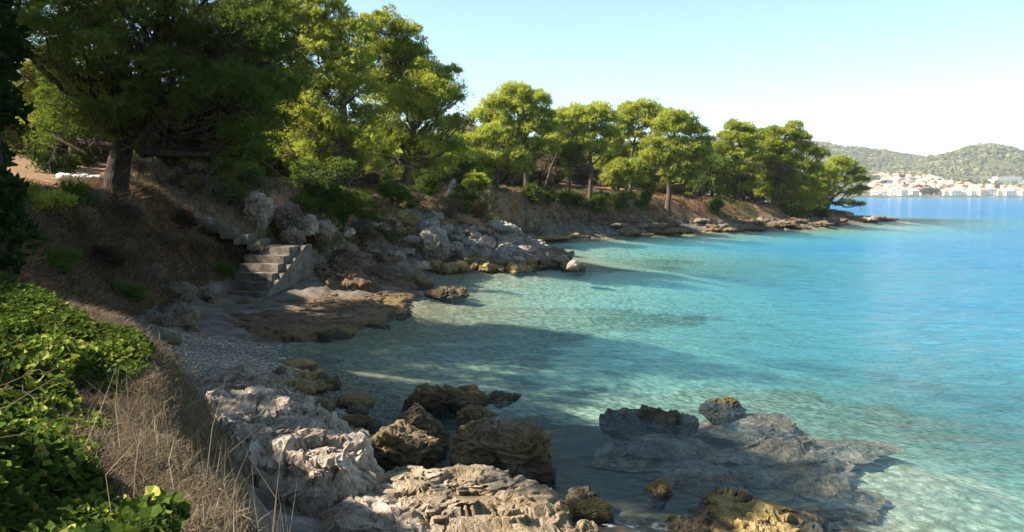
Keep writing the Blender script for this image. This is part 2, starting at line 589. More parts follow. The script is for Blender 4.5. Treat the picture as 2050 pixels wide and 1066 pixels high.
# ------------------------------------------------------------------ the land: contour lines x, y, z
SHORE = [(14, -60), (9, -15), (5, 1), (3.0, 5.5), (1.2, 8.4), (-0.15, 9.2), (-0.9, 9.5), (-1.9, 10.1), (-2.6, 11.6), (-2.8, 13.0),
         (-3.7, 15.2), (-4.7, 16.7), (-5.5, 19.0), (-5.2, 19.9), (-3.7, 21), (-3.45, 25), (-3.1, 28.6), (-3.5, 32), (-3.7, 36.6),
         (0.4, 38.2), (3.1, 42.0), (2.8, 46), (0.8, 50), (0.2, 57), (1.6, 63), (6.4, 66.3), (12.4, 72), (18.2, 78), (24.4, 82), (33, 88.6),
         (41, 97.6), (50, 110), (56, 117.5), (52, 122), (40, 128), (25, 138), (-40, 152), (-200, 185), (-1500, 400), (-1500, -300), (14, -300)]
TOE = [(10, -60, 1.0), (6, -15, 1.0), (1.0, 0, 0.9), (-0.5, 3.6, 0.7), (-1.5, 5.4, 0.55), (-2.2, 7.0, 0.5), (-3.2, 8.8, 0.6), (-4.5, 10.8, 0.7),
       (-6.2, 14.1, 0.75), (-8.0, 16.6, 0.8), (-8.4, 18.6, 0.7), (-8.35, 22.2, 0.55), (-9.0, 24.7, 0.5), (-8.4, 26.9, 0.6), (-7.0, 27.2, 0.9), (-7.1, 29.5, 0.8),
       (-6.6, 33, 0.9), (-5, 36.8, 0.7), (-3.6, 38.6, 0.7), (0, 40.6, 0.5), (1.9, 42.6, 0.4), (0.6, 46, 1.1), (-0.9, 52, 0.9), (-0.8, 60, 0.8),
       (1.2, 66.5, 0.8), (6.2, 69, 0.8), (12.3, 74.5, 0.8), (18, 80.3, 0.8), (24.3, 84.8, 0.7), (33, 92, 0.6), (41, 101, 0.5),
       (48.6, 111.5, 0.4), (52.5, 117, 0.3), (50, 120, 0.4), (39, 126, 0.7), (24, 135, 0.9), (-40, 149, 1.0), (-200, 181, 1.0),
       (-1490, 396, 1), (-1490, -290, 1), (10, -290, 1)]
CREST = [(6, -60, 2.6), (2.5, -15, 2.4), (-0.3, 0, 2.0), (-0.75, 2.6, 2.1), (-1.25, 3.8, 2.15), (-1.95, 4.9, 2.2), (-3.05, 6.3, 2.4), (-5.6, 8.8, 2.6), (-8.8, 11, 2.9),
         (-11.8, 14.5, 3.3), (-11.8, 18.5, 3.6), (-10.7, 21.6, 3.66), (-10.9, 24, 3.7), (-12.6, 25.6, 3.8), (-12.6, 28, 3.95), (-9.4, 28.9, 3.7),
         (-8.4, 32, 3.9), (-7.9, 37, 3.7), (-5.7, 42.5, 3.3), (-2.9, 47, 3.3), (-2.0, 54, 3.8), (-1.6, 62, 3.9), (4, 71.5, 3.9), (10, 77, 3.8),
         (16, 82.5, 3.4), (24, 89, 2.9), (33, 96, 2.3), (40.5, 104, 1.8), (47, 112, 1.1), (50.5, 117, 0.6), (47, 119.5, 0.8), (38, 124, 1.8), (24, 131, 2.8),
         (-40, 145, 4), (-200, 177, 6), (-1480, 392, 6), (-1480, -280, 6), (6, -280, 3)]


def poly_info(x, y, poly):
    """distance to the closed polygon, inside test, z at the nearest point"""
    P = np.array([(p[0], p[1], p[2] if len(p) > 2 else 0.0) for p in poly], float)
    Q = np.roll(P, -1, axis=0)
    best = np.full(x.shape, 1e18)
    zz = np.zeros(x.shape)
    wz = np.zeros(x.shape)
    ins = np.zeros(x.shape, bool)
    for a, b in zip(P, Q):
        dx, dy = b[0] - a[0], b[1] - a[1]
        L = dx * dx + dy * dy
        t = np.clip(((x - a[0]) * dx + (y - a[1]) * dy) / L, 0, 1)
        d = (x - a[0] - t * dx) ** 2 + (y - a[1] - t * dy) ** 2
        w = 1.0 / (d + 0.3) ** 2
        zz += w * (a[2] + t * (b[2] - a[2]))
        wz += w
        best = np.minimum(best, d)
        c = ((a[1] > y) != (b[1] > y))
        xi = a[0] + (y - a[1]) * dx / (dy if abs(dy) > 1e-12 else 1e-12)
        ins ^= c & (x < xi)
    return np.sqrt(best), ins, zz / wz


def terrain(x, y, detail=True):
    x = np.asarray(x, float); y = np.asarray(y, float)
    wx = x + 0.35 * fbm(xyz(x * 0.45, y * 0.45), 3, 3)
    wy = y + 0.35 * fbm(xyz(x * 0.45, y * 0.45, 7.7), 3, 4)
    d0, in0, _ = poly_info(wx, wy, SHORE)
    d1, in1, z1 = poly_info(wx, wy, TOE)
    d2, in2, z2 = poly_info(wx, wy, CREST)
    in1 &= in0
    in2 &= in1
    dep = 0.06 * d0 + 0.72 * (1 - np.exp(-d0 / 5.0))
    dep = np.minimum(dep + 0.09 * np.maximum(d0 - 6, 0), 1.6 + 10 * (1 - np.exp(-np.maximum(d0 - 7, 0) / 40)))
    sh_ = smooth(1.25, 0.75, np.hypot((x - 3.3) / 3.6, (y - 11.6) / 3.0))
    dep = dep + (np.minimum(dep, 0.36 + 0.035 * d0) - dep) * sh_
    t01 = d0 / (d0 + d1 + 1e-6)
    t12 = d1 / (d1 + d2 + 1e-6)
    s12 = t12 + 0.12 * np.sin(t12 * 2 * np.pi) * -0.5
    z = np.where(~in0, -dep, np.where(~in1, z1 * t01, np.where(~in2, z1 + (z2 - z1) * s12,
                 z2 + 0.11 * np.minimum(d2, 24) + 0.015 * np.clip(d2 - 24, 0, 300))))
    d2s = np.where(in2, d2, -d2)
    nearb = smooth(13, 10, y) * 0.2
    rock = np.where(in0, 1 - smooth(0.10 + nearb, 0.5 + nearb, np.where(in1, t12, 0)), smooth(4, 0, d0))
    bx, by = (x + 4.9) / 3.6, (y - 14.9) / 4.2
    gravel = smooth(1.15, 0.7, np.sqrt(bx * bx + by * by)) * (1 - smooth(0.9, 1.3, z))
    rock = rock * (1 - gravel)
    if detail:
        p = xyz(x, y)
        amp = rock * np.where(in0, 0.30, 0.16)
        far = np.clip(np.hypot(x, y) / 60, 0.5, 1.6)
        z = z + amp * (ridged(p * 0.9, 5, 11) - 0.35) * far + amp * 0.25 * fbm(p * 5, 3, 31)
        z = z + np.where(in1, 0.16, 0.03) * fbm(p * 0.7, 4, 21) + (1 - rock) * np.where(in1, 0.05, 0.012) * fbm(p * 4, 3, 25)
        z = z + gravel * 0.08 * fbm(p * 0.8, 2, 41)
    return z, rock, gravel, d0, in0, in1, in2, d2s


def hgt(x, y):
    return terrain(np.atleast_1d(x), np.atleast_1d(y))[0]


def axis(lo, hi, s0, g):
    a = [0.0]
    while a[-1] < hi: a.append(a[-1] + s0 + g * abs(a[-1]))
    b = [0.0]
    while b[-1] > lo: b.append(b[-1] - s0 - g * abs(b[-1]))
    return np.array(b[:0:-1] + a)


def grid_faces(nx, ny):
    i = np.arange(ny - 1)[:, None] * nx
    j = np.arange(nx - 1)[None, :]
    return np.stack([i + j, i + j + 1, i + j + 1 + nx, i + j + nx], axis=-1).reshape(-1, 4)


gx = axis(-1400, 3000, 0.065, 0.0095)
gy = axis(-60, 3000, 0.065, 0.0075)
GX, GY = np.meshgrid(gx, gy)
tz, trock, tgrav, td0, tin0, tin1, tin2, td2 = terrain(GX.ravel(), GY.ravel())
tshade = smooth(1.25, 0.55, np.hypot((GX.ravel() - 0.9) / 4.4, (GY.ravel() - 11.2) / 4.0))  # mask of the painted shade on the bed, centred on the near tree shadow
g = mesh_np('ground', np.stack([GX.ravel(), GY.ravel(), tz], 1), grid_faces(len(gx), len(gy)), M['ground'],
            attrs={'rock': trock, 'gravel': tgrav, 'bed_shade': tshade}, smooth_shade=True)
tag(g, 'rocky and sandy coast ground running from bank down to the seabed', kind='structure')

# ------------------------------------------------------------------ rocks
_ico = {}


def ico(sub):
    if sub not in _ico:
        bm = bmesh.new()
        bmesh.ops.create_icosphere(bm, subdivisions=sub, radius=1)
        v = np.array([p.co[:] for p in bm.verts]); f = np.array([[q.index for q in p.verts] for p in bm.faces])
        bm.free()
        _ico[sub] = (v, f)
    return _ico[sub]


def rock_shape(size, seed, sub=5, rotz=0.0, tilt=(0, 0), planes=16, crag=1.0):
    r = np.random.default_rng(seed)
    v, f = ico(sub)
    n = r.normal(size=(planes, 3)); n /= np.linalg.norm(n, axis=1)[:, None]
    dd = r.uniform(0.62, 0.95, planes)
    q = v @ n.T
    inv = np.maximum(q / dd[None, :], 0.0)
    k = 14.0
    rad = 1.0 / (np.power(np.sum(np.power(inv, k), axis=1) + 0.6, 1 / k))
    p = v * rad[:, None]
    sz = np.array(size)
    w = p * sz
    m = sz.mean()
    nrm = v / sz; nrm /= np.linalg.norm(nrm, axis=1)[:, None]
    o = r.uniform(0, 50, 3)
    d = (fbm(w / m * 1.6 + o, 4, seed) * 0.16 + (ridged(w / m * np.array([2.2, 2.2, 4.2]) + o, 4, seed + 9) - 0.4) * 0.10 * crag) * m
    q2 = w / m
    q2 = q2 + 0.25 * fbm(q2 * 2 + o, 3, seed + 31)[:, None]
    d += (ridged(q2 * np.array([3.0, 3.0, 8.0]) + o, 5, seed + 21) - 0.45) * 0.075 * crag * m
    F1, F2, idv = worley(q2 * np.array([2.6, 2.6, 5.0]) + o, seed + 40)
    d += (idv * 0.085 - 0.06 * smooth(0.14, 0.0, F2 - F1)) * crag * m
    d += fbm(w * 7.0 + o, 4, seed + 5) * 0.045 * crag * min(1, m)
    w = w + nrm * d[:, None]
    cx, sx_ = math.cos(tilt[0]), math.sin(tilt[0]); cy, sy_ = math.cos(tilt[1]), math.sin(tilt[1]); cz, sz_ = math.cos(rotz), math.sin(rotz)
    Rx = np.array([[1, 0, 0], [0, cx, -sx_], [0, sx_, cx]]); Ry = np.array([[cy, 0, sy_], [0, 1, 0], [-sy_, 0, cy]]); Rz = np.array([[cz, -sz_, 0], [sz_, cz, 0], [0, 0, 1]])
    return w @ (Rz @ Ry @ Rx).T, f


def rock(name, loc, size, seed, label, cat='rock', mat='limestone', group=None, **kw):
    v, f = rock_shape(size, seed, **kw)
    o = mesh_np(name, v, f, M[mat], smooth_shade=kw.get('sub', 5) < 6)
    o.location = loc
    return tag(o, label, cat, group)


def rock_px(name, x0, x1, y0, y1, label, seed, z_base=-0.1, mat='dark_rock', deep=1.0, group=None, lift=0.0, sub=6, cat='rock', tall=1.15, **kw):
    """a boulder whose outline spans x0..x1, y0..y1 in photo pixels, standing at z_base"""
    cxp = (x0 + x1) / 2
    base = on_plane(cxp, y1, z_base)
    depth = base[1]
    wid = (x1 - x0) / F_PX * depth
    # height: seen height minus what the depth of the top adds
    el = (CAM_H - z_base) / depth
    sy_ = wid * 0.5 * deep
    hpx = (y1 - y0) / F_PX * depth
    h = max(0.15, (hpx - el * sy_ * 1.1) * tall)
    c = np.array([base[0] * (1 + sy_ * 0.8 / depth), depth + sy_ * 0.75, z_base + h * 0.35 + lift])
    return rock(name, c, (wid * 0.56, sy_, h * 0.78), seed, label, cat=cat, mat=mat, group=group, sub=sub, **kw)


REEF_FN = []


def rock_mass(name, ctrl, poly, label, seed, mat='limestone', res=0.05, edge=0.35, base=-0.5, cat='rock', amp=0.12, freq=1.3, strata=0.0, group=None, reef=False):
    """an outcrop: plan outline (x, y), top heights given at control points (x, y, z)"""
    P = np.array(poly, float)
    C = np.array(ctrl, float)

    def top_of(x, y):
        p = xyz(x, y)
        wx = x + 0.28 * min(edge, .6) / 0.35 * fbm(p * 1.1, 4, seed); wy = y + 0.28 * min(edge, .6) / 0.35 * fbm(p * 1.1 + 30, 4, seed + 1)
        d, ins, _ = poly_info(wx, wy, [tuple(q) for q in poly])
        d = np.where(ins, d, -d)
        w = 1 / (((x[:, None] - C[None, :, 0]) ** 2 + (y[:, None] - C[None, :, 1]) ** 2) + 0.02) ** 1.5
        top = (w * C[None, :, 2]).sum(1) / w.sum(1)
        t = np.clip((d + 0.12) / edge, 0, 1)
        prof = np.sqrt(np.clip(1 - (1 - t) ** 2, 0, 1))
        if reef:
            prof = smooth(0, 1, t) ** 0.8
        z = base + (top - base) * prof
        nz = (ridged(p * freq, 5, seed + 3) - 0.35) * amp + fbm(p * 6, 4, seed + 6) * amp * 0.28
        pw = p + 0.18 * np.stack([fbm(p * 1.9, 3, seed + 50), fbm(p * 1.9, 3, seed + 51), 0 * x], 1)
        ca, sa = math.cos(seed), math.sin(seed)
        pr = np.stack([(pw[:, 0] * ca + pw[:, 1] * sa) * 1.7, (-pw[:, 0] * sa + pw[:, 1] * ca) * 3.6, 0 * x + .5], 1) * (freq / 1.4)
        F1, F2, idv = worley(pr, seed + 60)
        nz = nz + amp * (idv * 0.55 - 0.5 * smooth(0.12, 0, F2 - F1))
        F1, F2, idv = worley(pr * 2.7, seed + 70)
        nz = nz + amp * (idv * 0.22 - 0.22 * smooth(0.12, 0, F2 - F1))
        z = z + nz * prof
        if strata:
            s = z / strata
            fs = np.floor(s)
            z = np.where(prof > 0.05, (fs + smooth(0.25, 0.75, s - fs)) * strata * 0.6 + z * 0.4, z)
        return z, d, prof
    if reef: REEF_FN.append((P, top_of))
    x0, y0 = P.min(0) - 0.5; x1, y1 = P.max(0) + 0.5
    xs = np.arange(x0, x1, res); ys = np.arange(y0, y1, res * 1.2)
    X, Y = np.meshgrid(xs, ys); x, y = X.ravel(), Y.ravel()
    z, d, prof = top_of(x, y)
    # sideways shift so that the walls are not a plain height field
    off = fbm(np.stack([x, y, z * 3], 1) * 2.2, 3, seed + 12)
    off2 = fbm(np.stack([x, y, z * 3], 1) * 2.2 + 40, 3, seed + 13)
    se = min(edge, .5) / .35
    vx = x + off * 0.16 * se; vy = y + off2 * 0.16 * se
    keep = (d > -0.25)
    f = grid_faces(len(xs), len(ys))
    f = f[keep[f].all(axis=1)]
    used, inv = np.unique(f.ravel(), return_inverse=True)
    c = np.array([C[:, 0].mean(), C[:, 1].mean(), base])
    v = np.stack([vx, vy, z], 1)[used] - c
    o = mesh_np(name, v, inv.reshape(-1, 4), M[mat], smooth_shade=True)
    o.location = c
    o.data.polygons.foreach_set('use_smooth', np.zeros(len(o.data.polygons), dtype=bool))
    return tag(o, label, cat, group)


def W(px, py, z=0.0):
    q = on_plane(px, py, z)
    return (q[0], q[1])


# -- foreground rocks
rock_mass('rock_slab', [(*W(900, 985, .55), .46), (*W(960, 945, .55), .36), (*W(1080, 1030, .4), .42), (*W(760, 1040, .5), .5), (*W(1130, 1066, .3), .28), (*W(900, 1140, .75), .75)],
          [W(640, 1066, .2), W(700, 1000, .2), W(800, 955, .2), W(960, 938, .2), W(1060, 985, .1), W(1150, 1050, 0), W(1190, 1140, 0), W(1100, 1300, 0), (-1.2, 6.0), W(600, 1200, .2)],
          'broad pale sunlit rock slab lying at the bottom edge of the picture', 101, 'limestone', 0.028, 0.45, -0.4, amp=0.10, freq=1.5, strata=0.06)
rock_mass('rock_outcrop', [(*W(470, 800, .9), .85), (*W(560, 870, 1.0), .85), (*W(640, 900, 1.0), .85), (*W(420, 770, .8), .7), (*W(690, 960, .8), .55), (*W(500, 960, 1.0), .8)],
          [W(380, 800, .6), W(400, 765, .5), W(500, 755, .5), W(545, 800, .4), W(600, 855, .4), W(690, 900, .3), W(735, 970, .3), W(700, 1030, .3), W(600, 1030, .4), W(520, 960, .6), W(430, 880, .6)],
          'long weathered grey rock outcrop running down from the gravel beach, sun on its crest', 117, 'limestone', 0.03, 0.4, -0.2, amp=0.19, freq=1.4)
rock_px('boulder', 735, 890, 865, 962, 'dark brown boulder with a flat sloping top left of the narrow water gap', 23, mat='dark_rock', deep=0.85, tall=1.45)
rock_px('boulder', 785, 893, 828, 915, 'rounded dark grey boulder leaning behind the flat topped brown one', 31, mat='dark_rock', deep=0.8, tall=1.35)
rock_px('boulder', 893, 1135, 868, 978, 'largest dark boulder sloping down right into the blue shaded water', 44, mat='dark_rock', deep=0.72, tilt=(0, 0.16), tall=1.6, lift=.06)
rock_px('boulder', 905, 1010, 812, 885, 'brown knobbly boulder just behind the largest dark boulder', 52, mat='dark_rock', deep=0.9)
rock_px('boulder', 795, 985, 762, 836, 'long humped dark boulder farthest out of the shaded foreground group', 63, mat='dark_rock', deep=0.7)
rock_px('rock', 970, 1042, 782, 812, 'low dark rock touching the right end of the humped boulder', 65, mat='dark_rock')
rock_px('rock', 662, 752, 788, 828, 'small round ochre rock at the edge of the gravel spit', 71, mat='ochre_rock')
rock_px('rock', 522, 662, 758, 798, 'flat ochre rock lying on the sunlit gravel', 75, mat='ochre_rock', deep=0.8, z_base=0.05)
rock_px('rock', 1000, 1135, 968, 1030, 'flat shaded brown rock between pale slab and dark boulder', 82, mat='dark_rock')
rock_px('rock', 1128, 1205, 978, 1030, 'small shaded brown rock behind the ochre cube like rock', 85, mat='dark_rock')
rock_px('rock', 1142, 1226, 995, 1066, 'upright ochre rock standing in the water beside the pale slab', 89, mat='ochre_rock', deep=1.0)
rock_px('rock', 1130, 1215, 1046, 1100, 'whitish rock lump at the bottom edge below the ochre rock', 93, mat='pale_rock', z_base=0.05)
rock_px('rock', 320, 425, 735, 765, 'low brown rock half buried in the beach gravel', 97, mat='shelf', z_base=0.3)
rock_px('rock', 855, 948, 577, 600, 'flat dark rock alone in the calm water off the ledge', 99, mat='dark_rock', z_base=-0.05)
for k in range(16):
    t_ = k / 15.0 * .42
    a_ = np.array([np.interp(t_, [0, .4, .7, 1], [-1.35, -2.1, -2.9, -4.6]), np.interp(t_, [0, .4, .7, 1], [3.7, 5.4, 6.8, 9.0])])
    a_ = a_ + np.random.default_rng(k).normal(size=2) * .14 + np.array([.30, .05])
    gz = float(hgt(a_[0], a_[1])[0])
    rock('rock', (a_[0], a_[1], gz - .22), (.30, .42, .36), 830 + k, 'crumbling grey rock in the steep face below the foreground bank', mat='dark_rock',
         group='crumbling rocks in the bank face', rotz=k * 1.3, sub=5, crag=2.0)
rr_ = np.random.default_rng(68)
for k in range(40):
    t_ = rr_.uniform(0, 1)
    q = np.array([np.interp(t_, [0, .3, .6, 1], [1.4, -1.4, -2.7, -4.6]), np.interp(t_, [0, .3, .6, 1], [8.6, 9.7, 12.0, 16.6])]) + rr_.normal(size=2) * .35
    gz = float(hgt(q[0], q[1])[0]); sz_k = rr_.uniform(.07, .26)
    rock('rock', (q[0], q[1], gz + sz_k * .2), (sz_k * 1.3, sz_k, sz_k * .75), 920 + k, 'small wet brown rock at the near waterline among the boulders', mat=['dark_rock', 'ochre_rock', 'shelf'][k % 3],
         group='small rocks at the near waterline', rotz=k * 1.7, sub=4, crag=1.4)
rr_ = np.random.default_rng(66)
for k in range(34):
    t_ = rr_.uniform(0, 1)
    q = np.array([np.interp(t_, [0, .3, .7, 1], [-6.6, -8.1, -8.5, -8.7]), np.interp(t_, [0, .3, .7, 1], [14.2, 16.8, 20, 24])]) + rr_.normal(size=2) * .4
    gz = float(hgt(q[0], q[1])[0]); sz_k = rr_.uniform(.14, .42)
    rock('rock', (q[0], q[1], gz), (sz_k * 1.3, sz_k, sz_k * .7), 870 + k, 'dark rubble rock lying along the foot of the shaded bank', mat='dark_rock',
         group='rubble rocks at the foot of the bank', rotz=k * 1.3, sub=4, crag=1.6)
# -- reefs under and at the water
rock_px('reef_rock', 1215, 1410, 822, 878, 'dark reef rock breaking the surface inside the tree shadow', 131, z_base=-0.25, mat='dark_rock', deep=0.95, lift=-0.04, crag=1.1, tall=2.0)
rock_px('reef_rock', 1395, 1500, 808, 840, 'small sunlit reef rock just awash right of the dark reef', 133, z_base=-0.25, mat='ochre_rock', deep=0.95, lift=-0.02, crag=1.1, tall=2.4)


REEFS = []


def sunk(x0, x1, y0, y1, label, seed, ztop=-0.12, mat='reef_rock', thick=0.5):
    a = on_plane((x0 + x1) / 2, (y0 + y1) / 2, ztop)
    w = (x1 - x0) / F_PX * a[1] / 2
    dpt = abs(on_plane(CX, y0, ztop)[1] - on_plane(CX, y1, ztop)[1]) / 2
    REEFS.append((a[0], a[1], w * 1.05, dpt * 1.05, ztop, thick))
    return rock('reef_rock', (a[0], a[1], ztop - thick * 0.72), (w * 1.15, dpt * 1.15, thick), seed, label, mat=mat, sub=6, planes=10, crag=0.9)


for k, (x0, x1, y0, y1, tz_, lb) in enumerate([
        (1215, 1420, 835, 885, -.06, 'dark submerged shelf round the foot of the dark reef rock'),
        (1335, 1475, 880, 925, -.10, 'pinkish submerged rock patch lit by the sun amid the shadow'),
        (1430, 1600, 796, 834, -.14, 'submerged pinkish rock farthest up beside the shadow edge'),
        (1470, 1640, 832, 874, -.08, 'submerged grey brown rock right of the awash reef'),
        (1510, 1725, 872, 914, -.12, 'long submerged rock with a blue shadow on its near side'),
        (1540, 1740, 914, 958, -.02, 'bright submerged rock with pale top close to the surface'),
        (1640, 1775, 830, 866, -.22, 'faint sunken rock alone in the turquoise water'),
        (1400, 1530, 925, 962, -.20, 'small sunken rock in the blue shade below the pinkish patch')]):
    rq = np.random.default_rng(40 + k)
    cx_, cy_, ax_, ay_ = (x0 + x1) / 2, (y0 + y1) / 2, (x1 - x0) / 2, (y1 - y0) / 2
    pl = [W(cx_ + ax_ * 0.95 * math.cos(a) * rq.uniform(.8, 1.15), cy_ + ay_ * 0.95 * math.sin(a) * rq.uniform(.75, 1.15)) for a in np.linspace(0, 6.283, 11)[:-1]]
    rock_mass('reef_rock', [(*W(cx_, cy_), tz_ - .05), (*W(cx_ - ax_ * .5, cy_), tz_ - .10), (*W(cx_ + ax_ * .5, cy_ + ay_ * .4), tz_ - .09), (*W(cx_ + ax_ * .3, cy_ - ay_ * .5), tz_ - .08)], pl,
              lb, 171 + k, 'reef_rock', 0.035, 0.5, -0.42, amp=0.05, freq=2.2, reef=True)
rock_mass('reef', [(*W(1330, 1000, 0), .0), (*W(1450, 1010, 0), .17), (*W(1540, 1030, 0), .09), (*W(1640, 1010, 0), -.10), (*W(1700, 1050, 0), -.14), (*W(1820, 1040, 0), -.22), (*W(1500, 1090, 0), .05), (*W(1350, 1070, 0), .02), (*W(1400, 1200, 0), .1), (*W(1650, 1200, 0), -.1)],
          [W(1255, 1066), W(1285, 985), W(1380, 968), W(1480, 972), W(1620, 985), W(1780, 1005), W(1900, 1040), W(1930, 1120), W(1800, 1250), W(1500, 1320), W(1280, 1300), W(1240, 1150)],
          'ochre and brown seaweed covered reef at the bottom right, awash at the edges', 173, 'ochre_rock', 0.032, 0.8, -0.62, amp=0.12, freq=1.6, reef=True)
rock_px('reef_rock', 1400, 1520, 975, 1040, 'ochre knob of rock standing highest on the bottom right reef', 151, z_base=-0.1, mat='ochre_rock', deep=1.2, crag=1.6)
rock_px('reef_rock', 1283, 1345, 963, 1010, 'small dark tipped ochre rock poking out of the shadow', 153, z_base=-0.15, mat='ochre_rock')
rock_px('reef_rock', 1330, 1430, 1040, 1090, 'ochre rock cut by the bottom edge left of the reef', 155, z_base=-0.1, mat='ochre_rock', deep=1.3)
rock_px('reef_rock', 1420, 1560, 1045, 1100, 'tan rock cut by the bottom edge below the ochre reef', 157, z_base=-0.05, mat='ochre_rock', deep=1.3)

# the sea: one sheet at z = 0 that knows how deep the bed lies under it
sx = axis(-300, 4000, 0.07, 0.016)
sy = axis(-20, 3900, 0.07, 0.012)
SX, SY = np.meshgrid(sx, sy)
sz = terrain(SX.ravel(), SY.ravel(), False)
sdep = np.maximum(-sz[0], 0)
for P_, fn in REEF_FN:
    a0, b0 = P_.min(0) - .6; a1, b1 = P_.max(0) + .6
    k = np.nonzero((SX.ravel() > a0) & (SX.ravel() < a1) & (SY.ravel() > b0) & (SY.ravel() < b1))[0]
    sdep[k] = np.minimum(sdep[k], np.maximum(-fn(SX.ravel()[k], SY.ravel()[k])[0], 0.10))
for (rx, ry, ax, ay, zt_, th_) in REEFS:
    e = ((SX.ravel() - rx) / ax) ** 2 + ((SY.ravel() - ry) / ay) ** 2
    e = e * 0.8 + 0.55 * fbm(xyz(SX.ravel() * 2.2, SY.ravel() * 2.2, float(rx)), 3, 5)
    e = np.maximum(e, 0)
    sdep = sdep + (np.minimum(sdep, -zt_) - sdep) * smooth(1.1, .2, e)
swell = 0.018 * fbm(xyz(SX.ravel() * 0.9, SY.ravel() * 2.2), 3, 90)
sea = mesh_np('sea', np.stack([SX.ravel(), SY.ravel(), swell], 1), grid_faces(len(sx), len(sy)), M['water'],
              attrs={'depth': sdep * 1.6}, smooth_shade=True)
tag(sea, 'clear turquoise sea turning blue towards the far shore', kind='structure')

# -- the flat ledge below the stairs
rock_mass('rock_ledge', [(*W(500, 640, .35), .38), (*W(700, 600, .4), .42), (*W(650, 660, .25), .28), (*W(800, 610, .2), .2), (*W(420, 650, .4), .4)],
          [W(345, 655, .3), W(430, 615, .3), W(520, 600, .3), W(640, 588, .3), W(760, 585, .3), W(850, 590, .1), W(800, 630, .05), W(745, 660, 0), W(640, 680, 0), W(540, 683, .05), W(430, 668, .2)],
          'flat brown rock ledge reaching from the foot of the stairs to the water', 161, 'shelf', 0.07, 0.5, -0.5, amp=0.08, freq=0.8, strata=0.07)
rock_mass('rock_slab', [(-6.2, 28.3, 1.0), (-5.2, 30.5, .75), (-6.6, 31.5, 1.35), (-4.4, 28.5, .35), (-6.0, 34, 1.1)],
          [(-7.3, 27.2), (-6.0, 26.6), (-4.6, 26.9), (-3.7, 28.6), (-4.0, 31.5), (-4.6, 34.5), (-7.2, 35), (-7.6, 30)],
          'tilted grey rock slab right of the concrete stairs', 163, 'shelf', 0.07, 0.6, -0.3, amp=0.22, freq=0.9)
rock_px('boulder', 740, 870, 535, 590, 'rounded dark shaded boulder at the water between slab and promontory', 167, mat='dark_rock', sub=5)
rock_px('boulder', 660, 770, 550, 588, 'dark hollow sided rock under the tilted slab', 168, mat='shelf', z_base=0.1, sub=5)

# -- promontory of jagged pale rocks: each a thing
r = np.random.default_rng(5)
prom = []
tries = 0
while len(prom) < 125 and tries < 6000:
    tries += 1
    px_, py_ = r.uniform(690, 1150), r.uniform(452, 545)
    lo = np.interp(px_, [690, 860, 1040, 1150], [500, 545, 542, 530]) ; hi = np.interp(px_, [690, 850, 960, 1060, 1150], [480, 470, 459, 474, 512])
    if not (hi < py_ < lo): continue
    z = np.interp(py_, [hi, lo], [1.2, 0.05]) * (1.0 if px_ < 1050 else 0.75)
    q = on_plane(px_, py_, z)
    if any((q[0] - a) ** 2 + (q[1] - b) ** 2 < 0.2 for a, b in prom): continue
    prom.append((q[0], q[1]))
    gz = float(hgt(q[0], q[1])[0])
    if gz > (1.75 if px_ > 870 else 2.5): prom.pop(); continue
    s = r.uniform(0.3, 0.75)
    k = len(prom)
    if py_ > lo - 14:
        m, lb, gr = 'ochre_rock' if k % 2 else 'dark_rock', 'brown wave washed rock along the foot of the rocky promontory', 'brown rocks along the foot of the promontory'
    else:
        m, lb, gr = 'pale_rock', 'jagged grey white limestone rock in the pile on the promontory', 'pale limestone rocks piled on the promontory'
    gz = float(hgt(q[0], q[1])[0])
    rock('rock', (q[0], q[1], max(gz, z - 0.5) + 0.08), (s * r.uniform(.8, 1.3), s * r.uniform(.7, 1.1), s * r.uniform(.42, .72)), 200 + k, lb, mat=m, group=gr,
         rotz=r.uniform(0, 6), sub=5 if s > 0.5 else 4, tilt=(r.uniform(-.3, .3), r.uniform(-.3, .3)), crag=1.5)
r = np.random.default_rng(8)
for k in range(34):
    x_, y_ = r.uniform(-7.4, -3.9), r.uniform(31.5, 38.5)
    gz = float(hgt(x_, y_)[0])
    if gz < -.05 or gz > 2.2: continue
    s = r.uniform(.25, .6)
    rock('rock', (x_, y_, gz + .05), (s * 1.3, s, s * .6), 340 + k, 'sunlit tan rock between the stairs slab and the promontory', mat=['limestone', 'shelf', 'pale_rock'][k % 3],
         group='rocks between slab and promontory', rotz=r.uniform(0, 6), sub=4, crag=1.4)
rock_px('rock', 1035, 1145, 500, 536, 'dark flat rock at the very tip of the rocky promontory', 190, mat='dark_rock', sub=5)
rock_px('rock', 950, 1045, 518, 546, 'low brown rock in front of the promontory near its tip', 191, mat='dark_rock', sub=5)
rock_px('boulder', 835, 900, 462, 520, 'tall pale limestone block in the middle of the promontory', 192, mat='pale_rock', z_base=0.6, sub=5)
# -- outcrops behind the stairs
for a in [(480, 560, 383, 470, 'tall grey limestone outcrop standing above the stairs', 2.3, 28.2, 'dark_rock'),
          (548, 605, 400, 480, 'reddish brown limestone outcrop right of the tall grey one', 2.1, 28.4, 'limestone'),
          (600, 640, 430, 475, 'pale limestone lump under the dark shrub', 1.9, 29.2, 'pale_rock'),
          (625, 672, 440, 478, 'grey limestone lump beside the dark shrub foot', 1.9, 30.5, 'pale_rock'),
          (560, 620, 455, 500, 'rusty brown rock just behind the landing of the stairs', 1.7, 28.0, 'limestone')]:
    x0, x1, y0, y1, lb, z, dep, m = a
    c = at_depth((x0 + x1) / 2, (y0 + y1) / 2, dep)
    rock('rock', c, ((x1 - x0) / F_PX * dep * 0.46, 0.6, (y1 - y0) / F_PX * dep * 0.50), int(x0 * 3 + y0), lb, mat='dark_rock' if m == 'limestone' else 'limestone', sub=6, crag=1.3)
